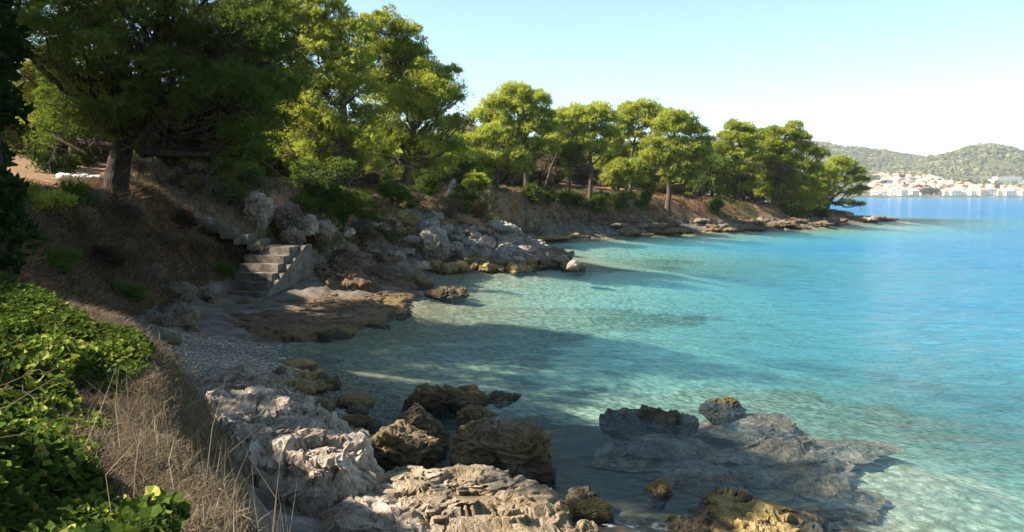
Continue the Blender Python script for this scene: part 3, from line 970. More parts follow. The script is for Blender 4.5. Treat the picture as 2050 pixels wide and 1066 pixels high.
# -- white stones on the terrace
for k, (x0, x1, y0, y1, lb) in enumerate([(110, 160, 334, 352, 'flat white stone, left one of the three beside the path'), (145, 180, 330, 350, 'upright white stone in the middle of the three beside the path'),
                                          (172, 206, 330, 352, 'rounded white stone closest to the big pine trunk'), (283, 316, 348, 362, 'white stone lying right of the big pine trunk'),
                                          (205, 225, 348, 358, 'tiny white stone touching the left of the big pine trunk')]):
    c = at_depth((x0 + x1) / 2, (y0 + y1) / 2, 27)
    rock('stone', (c[0], c[1], float(hgt(c[0], c[1])[0]) + 0.08), ((x1 - x0) / F_PX * 27 * 0.55, .3, (y1 - y0) / F_PX * 27 * 0.6), 300 + k, lb, cat='stone', mat='white_stone', sub=4)

# -- far shore ledge rocks
r = np.random.default_rng(15)
sh = np.array([(p[0], p[1]) for p in SHORE[24:33]], float)
seg = np.linalg.norm(np.diff(sh, axis=0), axis=1); cum = np.concatenate([[0], np.cumsum(seg)])
for k in range(70):
    s = r.uniform(0, cum[-1])
    x_, y_ = np.interp(s, cum, sh[:, 0]), np.interp(s, cum, sh[:, 1])
    off = r.uniform(-0.3, 2.6)
    x_ -= off * 0.5; y_ += off * 0.85
    sc = r.uniform(0.5, 1.3)
    gz = float(hgt(x_, y_)[0])
    rock('rock', (x_, y_, max(gz, 0.0) + 0.02), (sc * 1.7, sc * 0.9, sc * r.uniform(.22, .42)), 400 + k, 'low dark flat rock along the waterline below the row of pines',
         mat=['dark_rock', 'dark_rock', 'shelf'][k % 3], group='flat rocks along the far waterline', rotz=r.uniform(-.5, .9), sub=4, crag=1.4)
rock('rock', (*W(1725, 442, .2), 0.15), (4.2, 2.4, 0.55), 480, 'pale flat rock at the tip of the point under the last pine', mat='pale_rock', rotz=0.7)
rock('rock', (*W(1755, 440, .0), 0.0), (4.5, 1.8, 0.4), 481, 'long dark rock spit running out from the end of the point', mat='dark_rock', rotz=0.6)
rock('rock', (*W(1085, 478, .1), 0.1), (2.4, 2.0, 0.28), 482, 'flat tan rock shelf in the cove behind the promontory', mat='ochre_rock', rotz=0.1)


# ------------------------------------------------------------------ stairs
def box_v(c0, ux, uy, uz):
    """box from corner c0 with edge vectors"""
    c0, ux, uy, uz = map(lambda q: np.array(q, float), (c0, ux, uy, uz))
    v = np.array([c0, c0 + ux, c0 + ux + uy, c0 + uy, c0 + uz, c0 + ux + uz, c0 + ux + uy + uz, c0 + uy + uz])
    f = np.array([[0, 3, 2, 1], [4, 5, 6, 7], [0, 1, 5, 4], [1, 2, 6, 5], [2, 3, 7, 6], [3, 0, 4, 7]])
    return v, f


def worn_box(name, c0, ux, uy, uz, mat, parent, seed):
    """a box with worn, broken edges: subdivided and pushed by noise"""
    bm = bmesh.new()
    v, f = box_v(c0, ux, uy, uz)
    vs = [bm.verts.new(p) for p in v]
    for q in f: bm.faces.new([vs[i] for i in q])
    bmesh.ops.bevel(bm, geom=bm.edges[:], offset=0.025, segments=2, affect='EDGES')
    bmesh.ops.subdivide_edges(bm, edges=[e for e in bm.edges if e.calc_length() > 0.1], cuts=8, use_grid_fill=True)
    bm.normal_update()
    P = np.array([q.co[:] for q in bm.verts])
    d = fbm(P * 4 + seed, 4, seed) * 0.05
    for q, a in zip(bm.verts, d): q.co += q.normal * float(a)
    bmesh.ops.triangulate(bm, faces=bm.faces[:])
    V = np.array([q.co[:] for q in bm.verts]); Fc = np.array([[i.index for i in q.verts] for q in bm.faces])
    bm.free()
    return mesh_np(name, V, Fc, mat, parent, smooth_shade=False)


st = root('concrete_stairs', (-8.2, 25.0, 0.3), 'worn concrete stairs leading from the rock ledge up the bank to the left', 'stairs')
low_r = np.array([-7.85, 24.75]); top_r = np.array([-7.25, 26.75])
dirv = (top_r - low_r); run = np.linalg.norm(dirv) / 6; dirv = dirv / np.linalg.norm(dirv); leftv = np.array([-dirv[1], dirv[0]])
for k in range(6):
    b = low_r + dirv * run * k
    z = 0.36 + 0.26 * k
    wdt = 1.35 + 0.05 * k
    worn_box('step', (*b, z - 0.5 if k else z - 0.3), (*(leftv * wdt), 0), (*(dirv * (run + (0.9 if k == 5 else 0.06))), 0), (0, 0, 0.5 + 0.22 if k else 0.5), M['concrete'], st, 40 + k)
# side wall: a wedge with a stepped worn top
V, Fc = [], []
n_ = 26
for i in range(n_ + 1):
    t = i / n_
    p = low_r + dirv * (t * (run * 6 + 0.75)) - leftv * 0.03
    zt = 0.42 + 1.5 * min(1, t * 1.15) + 0.02 * math.sin(i * 2.1)
    for s_, zz_ in ((0, -0.2), (0, zt), (1, zt), (1, -0.2)):
        q = p - leftv * (0.15 * s_)
        V.append((q[0], q[1], zz_))
for i in range(n_):
    a = i * 4
    for j in range(4):
        Fc.append((a + j, a + (j + 1) % 4, a + 4 + (j + 1) % 4, a + 4 + j))
bm = bmesh.new()
vs = [bm.verts.new(p) for p in V]
for q in Fc: bm.faces.new([vs[i] for i in q])
bm.faces.new([vs[i] for i in (0, 1, 2, 3)]); bm.faces.new([vs[i] for i in (n_ * 4 + 3, n_ * 4 + 2, n_ * 4 + 1, n_ * 4)])
bmesh.ops.subdivide_edges(bm, edges=[e for e in bm.edges if e.calc_length() > 0.18], cuts=4, use_grid_fill=True)
bmesh.ops.recalc_face_normals(bm, faces=bm.faces[:])
P = np.array([q.co[:] for q in bm.verts]); dsp = fbm(P * 3, 4, 77) * 0.07
for q, a in zip(bm.verts, dsp): q.co += q.normal * float(a)
bmesh.ops.triangulate(bm, faces=bm.faces[:])
V = np.array([q.co[:] for q in bm.verts]); Fc = np.array([[i.index for i in q.verts] for q in bm.faces]); bm.free()
mesh_np('side_wall', V, Fc, M['concrete'], st)
# upper flight climbs to the left
for k in range(11):
    t = k / 10.0
    x_ = -7.9 - 4.35 * t; y_ = 26.75 - 0.2 * t
    z = 2.0 + 1.9 * t
    worn_box('step', (x_, y_ - .1, z - 0.42), (-0.52, -0.03, 0), (-0.05, 1.25, 0), (0, 0, 0.32), M['concrete'], st, 60 + k)


# ------------------------------------------------------------------ foliage
def tufts(c, d, n, L, w, rng, spread=0.8):
    """c, d (N,3) centres and directions -> triangles"""
    N = len(c)
    out = []
    for k in range(n):
        dk = d + rng.normal(size=(N, 3)) * spread
        dk /= np.linalg.norm(dk, axis=1)[:, None] + 1e-9
        s = np.cross(dk, rng.normal(size=(N, 3))); s /= np.linalg.norm(s, axis=1)[:, None] + 1e-9
        LL = L * rng.uniform(0.6, 1.3, N)[:, None]
        out.append(np.stack([c - s * w / 2, c + s * w / 2, c + dk * LL], axis=1))
    v = np.concatenate(out).reshape(-1, 3)
    f = np.arange(len(v)).reshape(-1, 3)
    return v, f


def leafy(blobs, rng, clump=0.36, per=46, L=0.16, w=0.035, n=4, flat=0.8, fill=1.0, up=0.7, under=0.35, up_only=False):
    """blobs: (x, y, z, r[, rz]); returns verts, faces, tint and the clump centres"""
    Cs, Ds, Ts, cl = [], [], [], []
    for b in blobs:
        x, y, z, r_ = b[:4]
        fl = b[4] if len(b) > 4 else flat
        m = max(6, int(fill * 3.5 * (r_ / clump) ** 2))
        u = rng.normal(size=(m, 3)); u /= np.linalg.norm(u, axis=1)[:, None]
        low = (u[:, 2] < -0.25) & (rng.random(m) > under)
        u[low, 2] *= -0.6
        rad = rng.uniform(0.5, 1.05, m) ** 0.8
        rad = np.where(rng.random(m) < .14, rad * rng.uniform(1.1, 1.35, m), rad)
        pos = np.array([x, y, z]) + u * rad[:, None] * np.array([r_, r_, r_ * fl])
        sc = clump * rng.uniform(0.45, 1.6, m)
        base_t = rng.uniform(0.25, 0.85, m)
        cl.append(np.concatenate([pos, sc[:, None]], 1))
        k = per
        cu = rng.normal(size=(m, k, 3)); cu /= np.linalg.norm(cu, axis=2)[..., None]
        cu[..., 2] = np.abs(cu[..., 2]) * np.where(rng.random((m, k)) < 0.75, 1, -0.8)
        cr = rng.uniform(0.25, 1.0, (m, k)) ** 0.6
        c = pos[:, None, :] + cu * cr[..., None] * sc[:, None, None] * np.array([1.1, 1.1, 0.82])
        d = cu * 0.9 + u[:, None, :] * 0.5 + np.array([0, 0, up * .8])
        Cs.append(c.reshape(-1, 3)); Ds.append(d.reshape(-1, 3))
        Ts.append((base_t[:, None] + rng.uniform(-0.2, 0.2, (m, k))).ravel())
    C = np.concatenate(Cs); D = np.concatenate(Ds); T = np.clip(np.concatenate(Ts), 0, 1)
    D /= np.linalg.norm(D, axis=1)[:, None] + 1e-9
    v, f = tufts(C, D, n, L, w, rng)
    t = np.repeat(np.tile(T, n), 3)
    return v, f, t, np.concatenate(cl)


def tree(name, label, base, trunk, blobs, seed, group=None, cat='pine tree', r0=0.28, mat='pine', bark='bark', clump=0.36, per=46, L=0.16, w=0.035, n=4,
         twigs=5, dead=0, extra_limbs=(), fill=1.0, ivy=None, under=0.35, flat=0.8):
    """trunk: list of world points from the ground up; blobs: (x,y,z,r)"""
    rng = np.random.default_rng(seed)
    o = root(name, tuple(base), label, cat, group)
    acc = Acc()
    tp = np.asarray(trunk, float)
    # smooth the trunk path
    t = np.linspace(0, len(tp) - 1, len(tp) * 4)
    path = np.stack([np.interp(t, np.arange(len(tp)), tp[:, i]) for i in range(3)], 1)
    path[1:-1] = (path[:-2] + path[1:-1] + path[2:]) / 3
    path += np.concatenate([[np.zeros(3)], rng.normal(size=(len(path) - 1, 3)) * r0 * 0.10])
    path = np.concatenate([path[:1] - [0, 0, 0.4], path])
    rad = r0 * np.linspace(1, 0.28, len(path)) ** 0.9
    rad[0] *= 1.5; rad[1] *= 1.28
    v, f = tube(path, rad, 10, seed, 0.07); acc.add(v, f)
    hh = path[:, 2]
    for b in blobs:
        c = np.array(b[:3])
        want = max(hh.min() + 0.3 * (hh.max() - hh.min()), c[2] - 0.9 * np.linalg.norm((c - path[np.argmin(abs(hh - c[2]))])[:2]) - 0.2)
        i = int(np.argmin(abs(hh - want)))
        L_ = np.linalg.norm(c - path[i])
        if L_ > 0.4:
            lp = curve_pts(path[i], c, (0, 0, -0.08 * L_), 7, 0.045 * L_, rng)
            v, f = tube(lp, np.linspace(min(rad[i] * 0.6, 0.05 + 0.035 * L_), 0.03, 7), 6); acc.add(v, f)
        else:
            lp = np.array([path[i], c])
        for q in range(twigs):
            u = rng.normal(size=3); u /= np.linalg.norm(u); u[2] = abs(u[2]) * 0.6 - 0.15
            e = c + u * b[3] * rng.uniform(0.6, 1.0)
            s_ = lp[rng.integers(max(1, len(lp) // 2), len(lp))]
            tpv = curve_pts(s_, e, (0, 0, 0.05), 5, 0.06, rng)
            v, f = tube(tpv, np.linspace(0.028, 0.008, 5), 4); acc.add(v, f)
    for (p0, p1, bend, ra) in extra_limbs:
        lp = curve_pts(p0, p1, bend, 9, 0.05, rng)
        v, f = tube(lp, np.linspace(ra, ra * 0.3, 9), 6); acc.add(v, f)
    acc.build('trunk', M[bark], o, True)
    if dead:
        da = Acc()
        for q in range(dead):
            b = blobs[rng.integers(len(blobs))]
            c = np.array(b[:3]) + rng.normal(size=3) * b[3] * np.array([.6, .6, .25]) - [0, 0, b[3] * 0.55]
            for m_ in range(4):
                e = c + rng.normal(size=3) * 0.6 * np.array([1, 1, .6]) - [0, 0, 0.25]
                v, f = tube(curve_pts(c, e, rng.normal(size=3) * 0.12, 5, 0.04, rng), np.linspace(0.014, 0.004, 5), 3)
                da.add(v, f)
        da.build('dead_twigs', M['bark'], o, True)['kind'] = 'stuff'
    v, f, tt, cl = leafy(blobs, rng, clump, per, L, w, n, flat, fill, under=under)
    tt = np.clip(tt + rng.uniform(-.18, .16), 0, 1)
    mesh_np('crown', v, f, M[mat], o, {'tint': tt})
    if ivy:
        v, f, tt, cl = leafy(ivy, rng, 0.22, 50, 0.10, 0.09, 2, 1.0, 1.2, up=0.2, under=1)
        mesh_np('ivy', v, f, M['ivy_dark'], o, {'tint': tt})
    return o


def blobs_px(lst, depth, zs=1.0):
    """(px, py, radius_px, depth offset) at a given depth -> world blobs of real size"""
    out = []
    for b in lst:
        d = depth + (b[3] if len(b) > 3 else 0.0)
        c = at_depth(b[0], b[1], d)
        out.append((c[0], c[1], c[2], b[2] / F_PX * d) + ((b[4],) if len(b) > 4 else ()))
    return out


def trunk_px(lst, depth):
    pts = [at_depth(a, b, depth + (c[0] if c else 0)) for a, b, *c in lst]
    g0 = float(hgt(pts[0][0], pts[0][1])[0])
    pts[0] = np.array([pts[0][0], pts[0][1], g0])
    return pts


def px_tree(label, depth, trunk, blobs, seed, name='pine_tree', grow=1.0, **kw):
    blobs = [(b[0], b[1], b[2] * grow) + tuple(b[3:]) for b in blobs]
    tp = trunk_px(trunk, depth)
    return tree(name, label, tp[0], tp, blobs_px(blobs, depth), seed, **kw)


def fillers(cx, cy, rx, ry, r_, n, seed, dd=2.0):
    """n blobs of radius r_ spread over an ellipse given in pixels"""
    rr = np.random.default_rng(seed)
    out = []
    for k in range(n):
        a = k * 2.39996; q = math.sqrt((k + 0.5) / n)
        out.append((cx + math.cos(a) * q * rx, cy + math.sin(a) * q * ry, r_ * rr.uniform(.8, 1.25), rr.uniform(-dd, dd)))
    return out


def ground_hit(px_, py_, d0=8.0, d1=140.0):
    ds = np.geomspace(d0, d1, 260)
    q = np.array([at_depth(px_, py_, d) for d in ds])
    g_ = hgt(q[:, 0], q[:, 1])
    k = np.nonzero(q[:, 2] < g_)[0]
    return (q[k[0], 0], q[k[0], 1], g_[k[0]], ds[k[0]]) if len(k) else None


PG = 'pines on the bank around the bay'
NEAR = dict(clump=0.34, per=60, L=0.13, w=0.022, n=5)
MID = dict(clump=0.36, per=50, L=0.17, w=0.042, n=4)
FAR = dict(dead=14, flat=0.66, clump=0.36, per=26, L=0.30, w=0.060, n=4, grow=1.25)

# ivy clad trunk at the left edge, its crown mostly above and left of the picture
tp = [np.array([-6.1, 9.4, float(hgt(-6.1, 9.4)[0])]), (-6.1, 9.4, 4.2), (-6.05, 9.5, 5.8), (-6.2, 9.4, 7.6)]
ivyb = [(-6.08, 9.35, 2.7 + 0.32 * k, 0.25 + 0.06 * math.sin(k * 1.7), 1.0) for k in range(12)]
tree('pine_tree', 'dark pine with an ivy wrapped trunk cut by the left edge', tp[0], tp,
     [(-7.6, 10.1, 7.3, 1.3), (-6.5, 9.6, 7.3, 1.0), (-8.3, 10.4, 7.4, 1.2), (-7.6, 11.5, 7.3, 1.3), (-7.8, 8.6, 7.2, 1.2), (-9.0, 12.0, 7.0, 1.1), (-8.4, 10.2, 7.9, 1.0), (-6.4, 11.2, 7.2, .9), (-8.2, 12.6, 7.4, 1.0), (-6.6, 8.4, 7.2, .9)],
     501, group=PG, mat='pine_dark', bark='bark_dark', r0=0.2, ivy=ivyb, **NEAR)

# the big dark pine over the bank
B = fillers(300, 120, 235, 150, 62, 30, 3, 1.8) + fillers(470, 170, 95, 130, 55, 14, 4, 1.5) + [(540, 80, 42), (560, 200, 40), (545, 260, 38), (500, 320, 40), (420, 300, 45), (330, 290, 42), (260, 270, 42), (180, 255, 40), (110, 270, 34, 2), (440, 350, 34, -.5),
     (150, 60, 60), (520, 20, 50), (430, -20, 60), (300, -40, 70), (170, -30, 60), (400, -120, 80), (250, -130, 80)]
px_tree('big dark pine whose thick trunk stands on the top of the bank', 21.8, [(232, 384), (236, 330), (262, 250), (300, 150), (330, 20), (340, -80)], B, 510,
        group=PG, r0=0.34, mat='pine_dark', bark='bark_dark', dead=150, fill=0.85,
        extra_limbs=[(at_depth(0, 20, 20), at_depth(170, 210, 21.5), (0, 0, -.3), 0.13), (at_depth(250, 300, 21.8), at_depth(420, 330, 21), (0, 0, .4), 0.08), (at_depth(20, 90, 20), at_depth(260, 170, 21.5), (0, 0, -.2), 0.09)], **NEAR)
# pines above / left of the picture that shade the bank
for k, (x_, y_, h_, rr_) in enumerate([(-19.5, 17.5, 10.5, 2.4), (-20.5, 28, 9.5, 2.0), (-22.0, 33, 9.5, 2.0), (-13.8, 12.5, 7.6, 2.0), (-9.0, 7.6, 2.5, 1.0)]):
    z_ = float(hgt(x_, y_)[0])
    rg = np.random.default_rng(520 + k)
    bl = [(x_ + rg.normal() * h_ * .15, y_ + rg.normal() * h_ * .15, z_ + h_ * rg.uniform(.55, 1.0), rr_ * rg.uniform(.5, .8)) for q in range(13)]
    lb = ['pine beyond the left edge whose boughs hang in behind the dark pine', 'tall pine behind the big dark pine at far left', 'pine behind the top of the stairs, hidden by the dark pine', 'pine just out of the picture left of the ivy clad trunk',
          'low pine left of the viewpoint whose shadow falls on the ivy'][k]
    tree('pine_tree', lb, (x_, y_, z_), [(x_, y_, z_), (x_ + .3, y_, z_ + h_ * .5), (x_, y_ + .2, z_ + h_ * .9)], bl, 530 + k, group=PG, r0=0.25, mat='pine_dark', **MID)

# sunlit tree seen through the gap at left
px_tree('yellow green sunlit pine glimpsed behind the big dark pine', 36, [(150, 338), (140, 250), (120, 150)], fillers(110, 190, 75, 80, 34, 14, 8, 1.5) + fillers(240, 230, 60, 60, 30, 7, 9), 541, group=PG, r0=.2, **MID)

px_tree('tall pine with a pale sunlit top rising right behind the dark pine', 37.5, [(668, 352), (680, 300), (690, 200), (670, 100), (640, 40)],
        [(600, 45, 55), (650, 30, 48), (560, 40, 45), (700, 70, 42), (570, 110, 48), (640, 110, 60), (700, 130, 45), (600, 170, 45, 1), (660, 190, 52), (720, 180, 40), (600, 240, 34), (650, 250, 40), (730, 240, 38, 1),
         (690, 290, 34), (740, 290, 36), (620, 300, 26), (575, 160, 36, 1), (510, 30, 45, 1), (540, -20, 50, 1), (640, -10, 40), (610, 200, 50, 1), (690, 150, 46, 1.5), (640, 80, 50, 1.5), (580, 220, 36, 1), (660, 320, 34, 1), (610, 270, 36, 1.5), (700, 330, 30, 1.5), (560, 290, 34, 2)], 550, group=PG, r0=.24, dead=30, **MID)
px_tree('leaning pine with ragged dark middle and bright top against the sky', 41.5, [(800, 400), (812, 350), (830, 290), (820, 200), (790, 110)],
        [(775, 55, 42), (735, 80, 36), (810, 75, 34), (760, 115, 46), (830, 130, 38, 1), (800, 165, 42, 1), (860, 150, 32), (880, 160, 26), (745, 160, 38), (850, 190, 46, -1), (810, 205, 44, -1), (890, 200, 34, -.5), (770, 250, 34), (860, 245, 38, .5),
         (800, 290, 36), (900, 260, 30, .5), (850, 300, 34), (905, 150, 18), (760, 310, 30), (740, 330, 26), (900, 300, 26, 1), (840, 220, 46, 1), (780, 200, 46, 1.5), (800, 110, 44, 1), (870, 200, 40, 1), (820, 330, 32, 1), (880, 330, 28, 1.5), (770, 280, 34, 2), (920, 250, 24, 1.5)], 551, group=PG, r0=.24, dead=40, **MID)
# understorey between the two
px_tree('low bright green pine filling the gap under the tall pines', 39, [(700, 360), (690, 330), (660, 290)], [(640, 250, 30), (660, 290, 30), (690, 300, 26), (640, 320, 22), (720, 330, 22), (780, 340, 20)], 552, group=PG, r0=.14, **MID)

# dead tree against the sky
dt = root('dead_tree', (-3.2, 46.0, float(hgt(-3.2, 46.0)[0])), 'bare dead tree with grey twigs against the sky', 'dead tree')
acc = Acc(); rg = np.random.default_rng(77)


def branch(p, d, L, ra, lvl):
    n_ = 5
    pts = [np.array(p)]
    for k in range(n_):
        d = d + rg.normal(size=3) * 0.20 + np.array([0, 0, 0.03]); d = d / np.linalg.norm(d)
        pts.append(pts[-1] + d * L / n_)
    v, f = tube(np.array(pts), np.linspace(ra, ra * 0.45, n_ + 1), 5 if lvl < 2 else 3)
    acc.add(v, f)
    if lvl < 5:
        for k in range(3 if lvl < 4 else 2):
            q = pts[rg.integers(2, n_ + 1)]
            dd = d + rg.normal(size=3) * 0.65; dd /= np.linalg.norm(dd)
            branch(q, dd, L * rg.uniform(.55, .8), max(ra * 0.5, 0.008), lvl + 1)


q0 = at_depth(805, 400, 43); q0[2] = hgt(q0[0], q0[1])[0]
dt.location = q0
acc2 = curve_pts(q0 - [0, 0, .3], at_depth(893, 218, 43), (-.6, 0, 0), 9, .05)
v, f = tube(acc2, np.linspace(.13, .07, 9), 7); mesh_np('trunk', v, f, M['bark'], dt, smooth_shade=True)
for tgt in ((945, 190), (925, 205), (950, 215), (935, 240), (905, 190)):
    e = at_depth(*tgt, 43)
    d = e - acc2[-1]; d /= np.linalg.norm(d)
    branch(acc2[-1] if tgt[0] != 935 else acc2[-2], d, 1.1, .05, 1)
acc.build('branches', M['bark_pale'], dt, True)

px_tree('round topped pine standing alone in the middle of the row', 68, [(1053, 384), (1054, 340), (1045, 280), (1035, 220)],
        [(1035, 190, 26), (1065, 205, 28), (1000, 215, 26), (1040, 225, 32), (1080, 235, 24), (1000, 250, 28), (965, 235, 20), (1060, 262, 32), (1095, 262, 18), (1020, 285, 30), (1075, 300, 26), (1040, 310, 22), (1095, 300, 18), (980, 275, 20)], 560, group=PG, r0=.26, under=.15, **FAR)
px_tree('low wide pine in front of the round topped one, bright lower boughs', 64, [(995, 384), (997, 350), (985, 310)],
        [(960, 285, 24), (985, 270, 22), (945, 320, 26), (985, 320, 24), (1015, 330, 22), (960, 350, 20), (1035, 315, 18), (1050, 335, 14), (930, 345, 16), (975, 365, 12)], 561, group=PG, r0=.18, under=.15, **FAR)
px_tree('slim pine with two thin leaning trunks behind the middle gap', 72, [(1090, 378), (1105, 330), (1125, 290)],
        [(1120, 250, 18), (1105, 235, 14), (1125, 285, 18), (1100, 280, 14), (1140, 265, 18)], 562, group=PG, r0=.13, **FAR)
px_tree('pine with a flat layered crown and straight dark trunk', 72, [(1180, 385), (1184, 340), (1180, 290), (1170, 250)],
        [(1140, 235, 18), (1165, 228, 20), (1195, 225, 20), (1215, 240, 18), (1180, 250, 24), (1145, 262, 20), (1205, 270, 22), (1165, 285, 22), (1135, 295, 18), (1190, 300, 20), (1210, 305, 14), (1150, 310, 14), (1225, 270, 14)], 563, group=PG, r0=.22, under=.1, **FAR)
px_tree('young pine with forked thin trunks left of the layered one', 70, [(1138, 384), (1142, 345), (1138, 310)], [(1130, 305, 14), (1150, 300, 14), (1140, 318, 12), (1155, 318, 10)], 564, group=PG, r0=.11, mat='pine_dark', **FAR)
px_tree('pale crowned pine set back behind its neighbours', 82, [(1262, 385), (1262, 330), (1270, 280), (1280, 250)],
        [(1260, 225, 18), (1285, 218, 20), (1310, 228, 18), (1245, 240, 16), (1280, 245, 22), (1310, 255, 18), (1250, 262, 16), (1270, 275, 16), (1300, 285, 16), (1330, 240, 14)], 565, group=PG, r0=.2, under=.1, **FAR)
px_tree('broad low branched pine with dark trunk on the bank edge', 80, [(1337, 412), (1340, 370), (1345, 320), (1350, 270)],
        [(1345, 238, 20), (1370, 245, 18), (1325, 255, 20), (1355, 265, 26), (1390, 268, 20), (1410, 285, 14), (1310, 290, 20), (1345, 300, 28), (1385, 300, 24), (1410, 310, 16), (1320, 320, 20), (1360, 332, 26), (1400, 332, 18), (1300, 312, 14), (1340, 350, 16), (1385, 352, 14)], 566, group=PG, r0=.3, under=.2, **FAR)
px_tree('low bright pine leaning out at the foot of the pale crowned one', 76, [(1235, 392), (1240, 365), (1250, 345)],
        [(1240, 335, 16), (1262, 345, 16), (1225, 345, 14), (1250, 362, 14), (1275, 330, 12), (1285, 365, 10), (1215, 362, 12), (1235, 372, 10)], 567, group=PG, r0=.16, **FAR)
px_tree('pale feathery pine left of the dense dark one', 93, [(1475, 405), (1478, 360), (1480, 310), (1480, 270)],
        [(1470, 255, 13), (1490, 262, 16), (1455, 275, 16), (1480, 285, 22), (1510, 275, 18), (1440, 300, 18), (1470, 312, 22), (1505, 310, 20), (1440, 330, 16), (1470, 342, 18), (1500, 345, 18), (1430, 355, 12), (1455, 365, 12), (1450, 385, 10), (1480, 380, 12), (1510, 372, 14)], 568, group=PG, r0=.24, under=.25, **FAR)
px_tree('dense tall pine with a pointed shoulder near the point', 96, [(1548, 412), (1552, 370), (1560, 310), (1575, 270)],
        [(1590, 256, 13), (1575, 270, 18), (1605, 278, 16), (1550, 265, 14), (1545, 290, 20), (1580, 300, 24), (1615, 300, 16), (1635, 308, 13), (1650, 312, 9), (1530, 320, 20), (1565, 330, 24), (1600, 335, 22), (1630, 340, 16), (1540, 355, 20), (1580, 362, 22), (1615, 370, 18), (1555, 385, 16), (1595, 395, 16), (1625, 400, 12), (1530, 385, 14), (1570, 408, 12), (1610, 415, 12)], 569, group=PG, r0=.3, under=.3, **FAR)
px_tree('small umbrella pine at the tip with forked pinkish trunk', 111, [(1656, 424), (1668, 395), (1672, 370), (1664, 352)],
        [(1680, 325, 13), (1700, 332, 14), (1660, 338, 14), (1640, 350, 13), (1685, 345, 16), (1715, 348, 13), (1728, 362, 10), (1700, 365, 13), (1632, 372, 12), (1650, 390, 9), (1728, 380, 9), (1708, 388, 9), (1690, 408, 8), (1712, 410, 8), (1635, 398, 10), (1648, 412, 9), (1640, 428, 8), (1722, 412, 6)], 570, group=PG, r0=.2, under=.1,
        bark='bark', extra_limbs=[(at_depth(1662, 405, 111), at_depth(1700, 400, 111), (0, 0, 1.2), .12), (at_depth(1672, 372, 111), at_depth(1655, 350, 111), (0, 0, .2), .1)], **FAR)
for k, (px_, top_, base_, dep, wd, lb) in enumerate([(1105, 258, 380, 78, 34, 'pine filling the gap right of the round topped pine'), (1228, 262, 385, 86, 30, 'pine wedged between the layered pine and the pale crowned pine'),
                                             (1425, 300, 398, 98, 36, 'low pine in the gap left of the pale feathery pine'), (1515, 262, 405, 104, 34, 'pine merging into the dense tall pine from the left'),
                                             (1640, 330, 420, 108, 26, 'low pine joining the dense pine to the umbrella pine at the tip'), (905, 262, 392, 62, 34, 'pine behind the dead tree, left of the low wide pine')]):
    rq = np.random.default_rng(590 + k)
    bl = [(px_ + rq.uniform(-1, 1) * wd * (1 - .35 * q / 13), top_ + 14 + (base_ - top_ - 42) * (1 - q / 13), 15 * rq.uniform(.8, 1.3)) for q in range(14)]
    px_tree(lb, dep, [(px_, base_), (px_ + 4, (base_ + top_) / 2), (px_, top_ + 20)], bl, 595 + k, group=PG, r0=.17, **FAR)
# a second line of trees behind, seen in the gaps
rg = np.random.default_rng(99)
for k, (px_, py_, dep, s_) in enumerate([(925, 300, 75, 1.1), (960, 330, 80, 1.0), (1110, 330, 95, 1.0), (1215, 330, 98, 1.0), (1290, 350, 105, .9), (1410, 345, 115, .9), (1440, 320, 120, 1.0), (1520, 300, 118, 1.0), (870, 330, 60, 1.0), (600, 300, 50, 1.1), (760, 330, 52, .9), (520, 330, 45, .9), (400, 335, 42, .8), (60, 250, 45, 1.2), (480, 250, 52, 1.2), (680, 330, 48, .9)]):
    c = at_depth(px_, py_, dep)
    gz = float(hgt(c[0], c[1])[0])
    rr_ = 24 * s_ * dep / 80 / F_PX * 90
    bl = [(c[0] + rg.normal() * 1.6, c[1] + rg.normal() * 1.6, max(gz + 1.2, c[2] + rg.normal() * 0.9), 1.25 * s_ * rg.uniform(.7, 1.2)) for q in range(9)]
    tree('pine_tree', 'rounded pine of the second line, seen in gaps between the front pines', (c[0], c[1], gz), [(c[0], c[1], gz), (c[0] + .2, c[1], (gz + c[2]) / 2), (c[0], c[1], c[2])], bl, 600 + k,
         group='second line pines behind the bank', r0=.14, mat=['bush', 'pine', 'pine_dark'][k % 3], **{k2: v2 for k2, v2 in FAR.items() if k2 != 'grow'})


# ------------------------------------------------------------------ inland macchia: four bushes, copied
rg = np.random.default_rng(321)
protos = []
for k in range(5):
    o = root('bush', (0, 0, 0), 'rounded evergreen bush of the thicket behind the pines', 'bush', 'evergreen bushes behind the pines')
    bl = [(rg.normal() * .9, rg.normal() * .9, rg.uniform(.5, 2.3), rg.uniform(.7, 1.15), .9) for q in range(9)]
    v, f, tt, _ = leafy(bl, rg, .42, 36, .22, .07, 3, .8, .8)
    mesh_np('foliage', v, f, M[['bush', 'pine', 'straw', 'bush', 'pine_dark'][k]], o, {'tint': tt})
    a_ = Acc()
    for b in bl:
        v, f = tube(curve_pts((0, 0, -.3), b[:3], rg.normal(size=3) * .15, 6, .04, rg), np.linspace(.05, .015, 6), 5); a_.add(v, f)
    a_.build('stems', M['bark'], o, True)
    protos.append(o)
cnt = 0
for t_ in range(4000):
    if cnt >= 150: break
    px_ = rg.uniform(40, 1640); dep = rg.uniform(30, 125)
    c = at_depth(px_, 391, dep)
    T_ = terrain(np.array([c[0]]), np.array([c[1]]))
    if not T_[6][0] or T_[7][0] < (3.5 if dep > 60 else 5.0) or T_[7][0] > 34: continue
    if px_ < 330 and dep < 38: continue
    src = protos[int(rg.integers(0, 5))]
    if cnt < 5:
        src = protos[cnt]; o = src
    else:
        o = src.copy(); COL.objects.link(o)
        for ch in src.children:
            q = ch.copy(); COL.objects.link(q); q.parent = o
    o.location = (c[0], c[1], float(T_[0][0])); o.rotation_euler = (0, 0, rg.uniform(0, 6.28))
    s_ = rg.uniform(.7, 1.5) * (1.0 if dep < 70 else 1.25); o.scale = (s_, s_, s_ * rg.uniform(.8, 1.15))
    cnt += 1

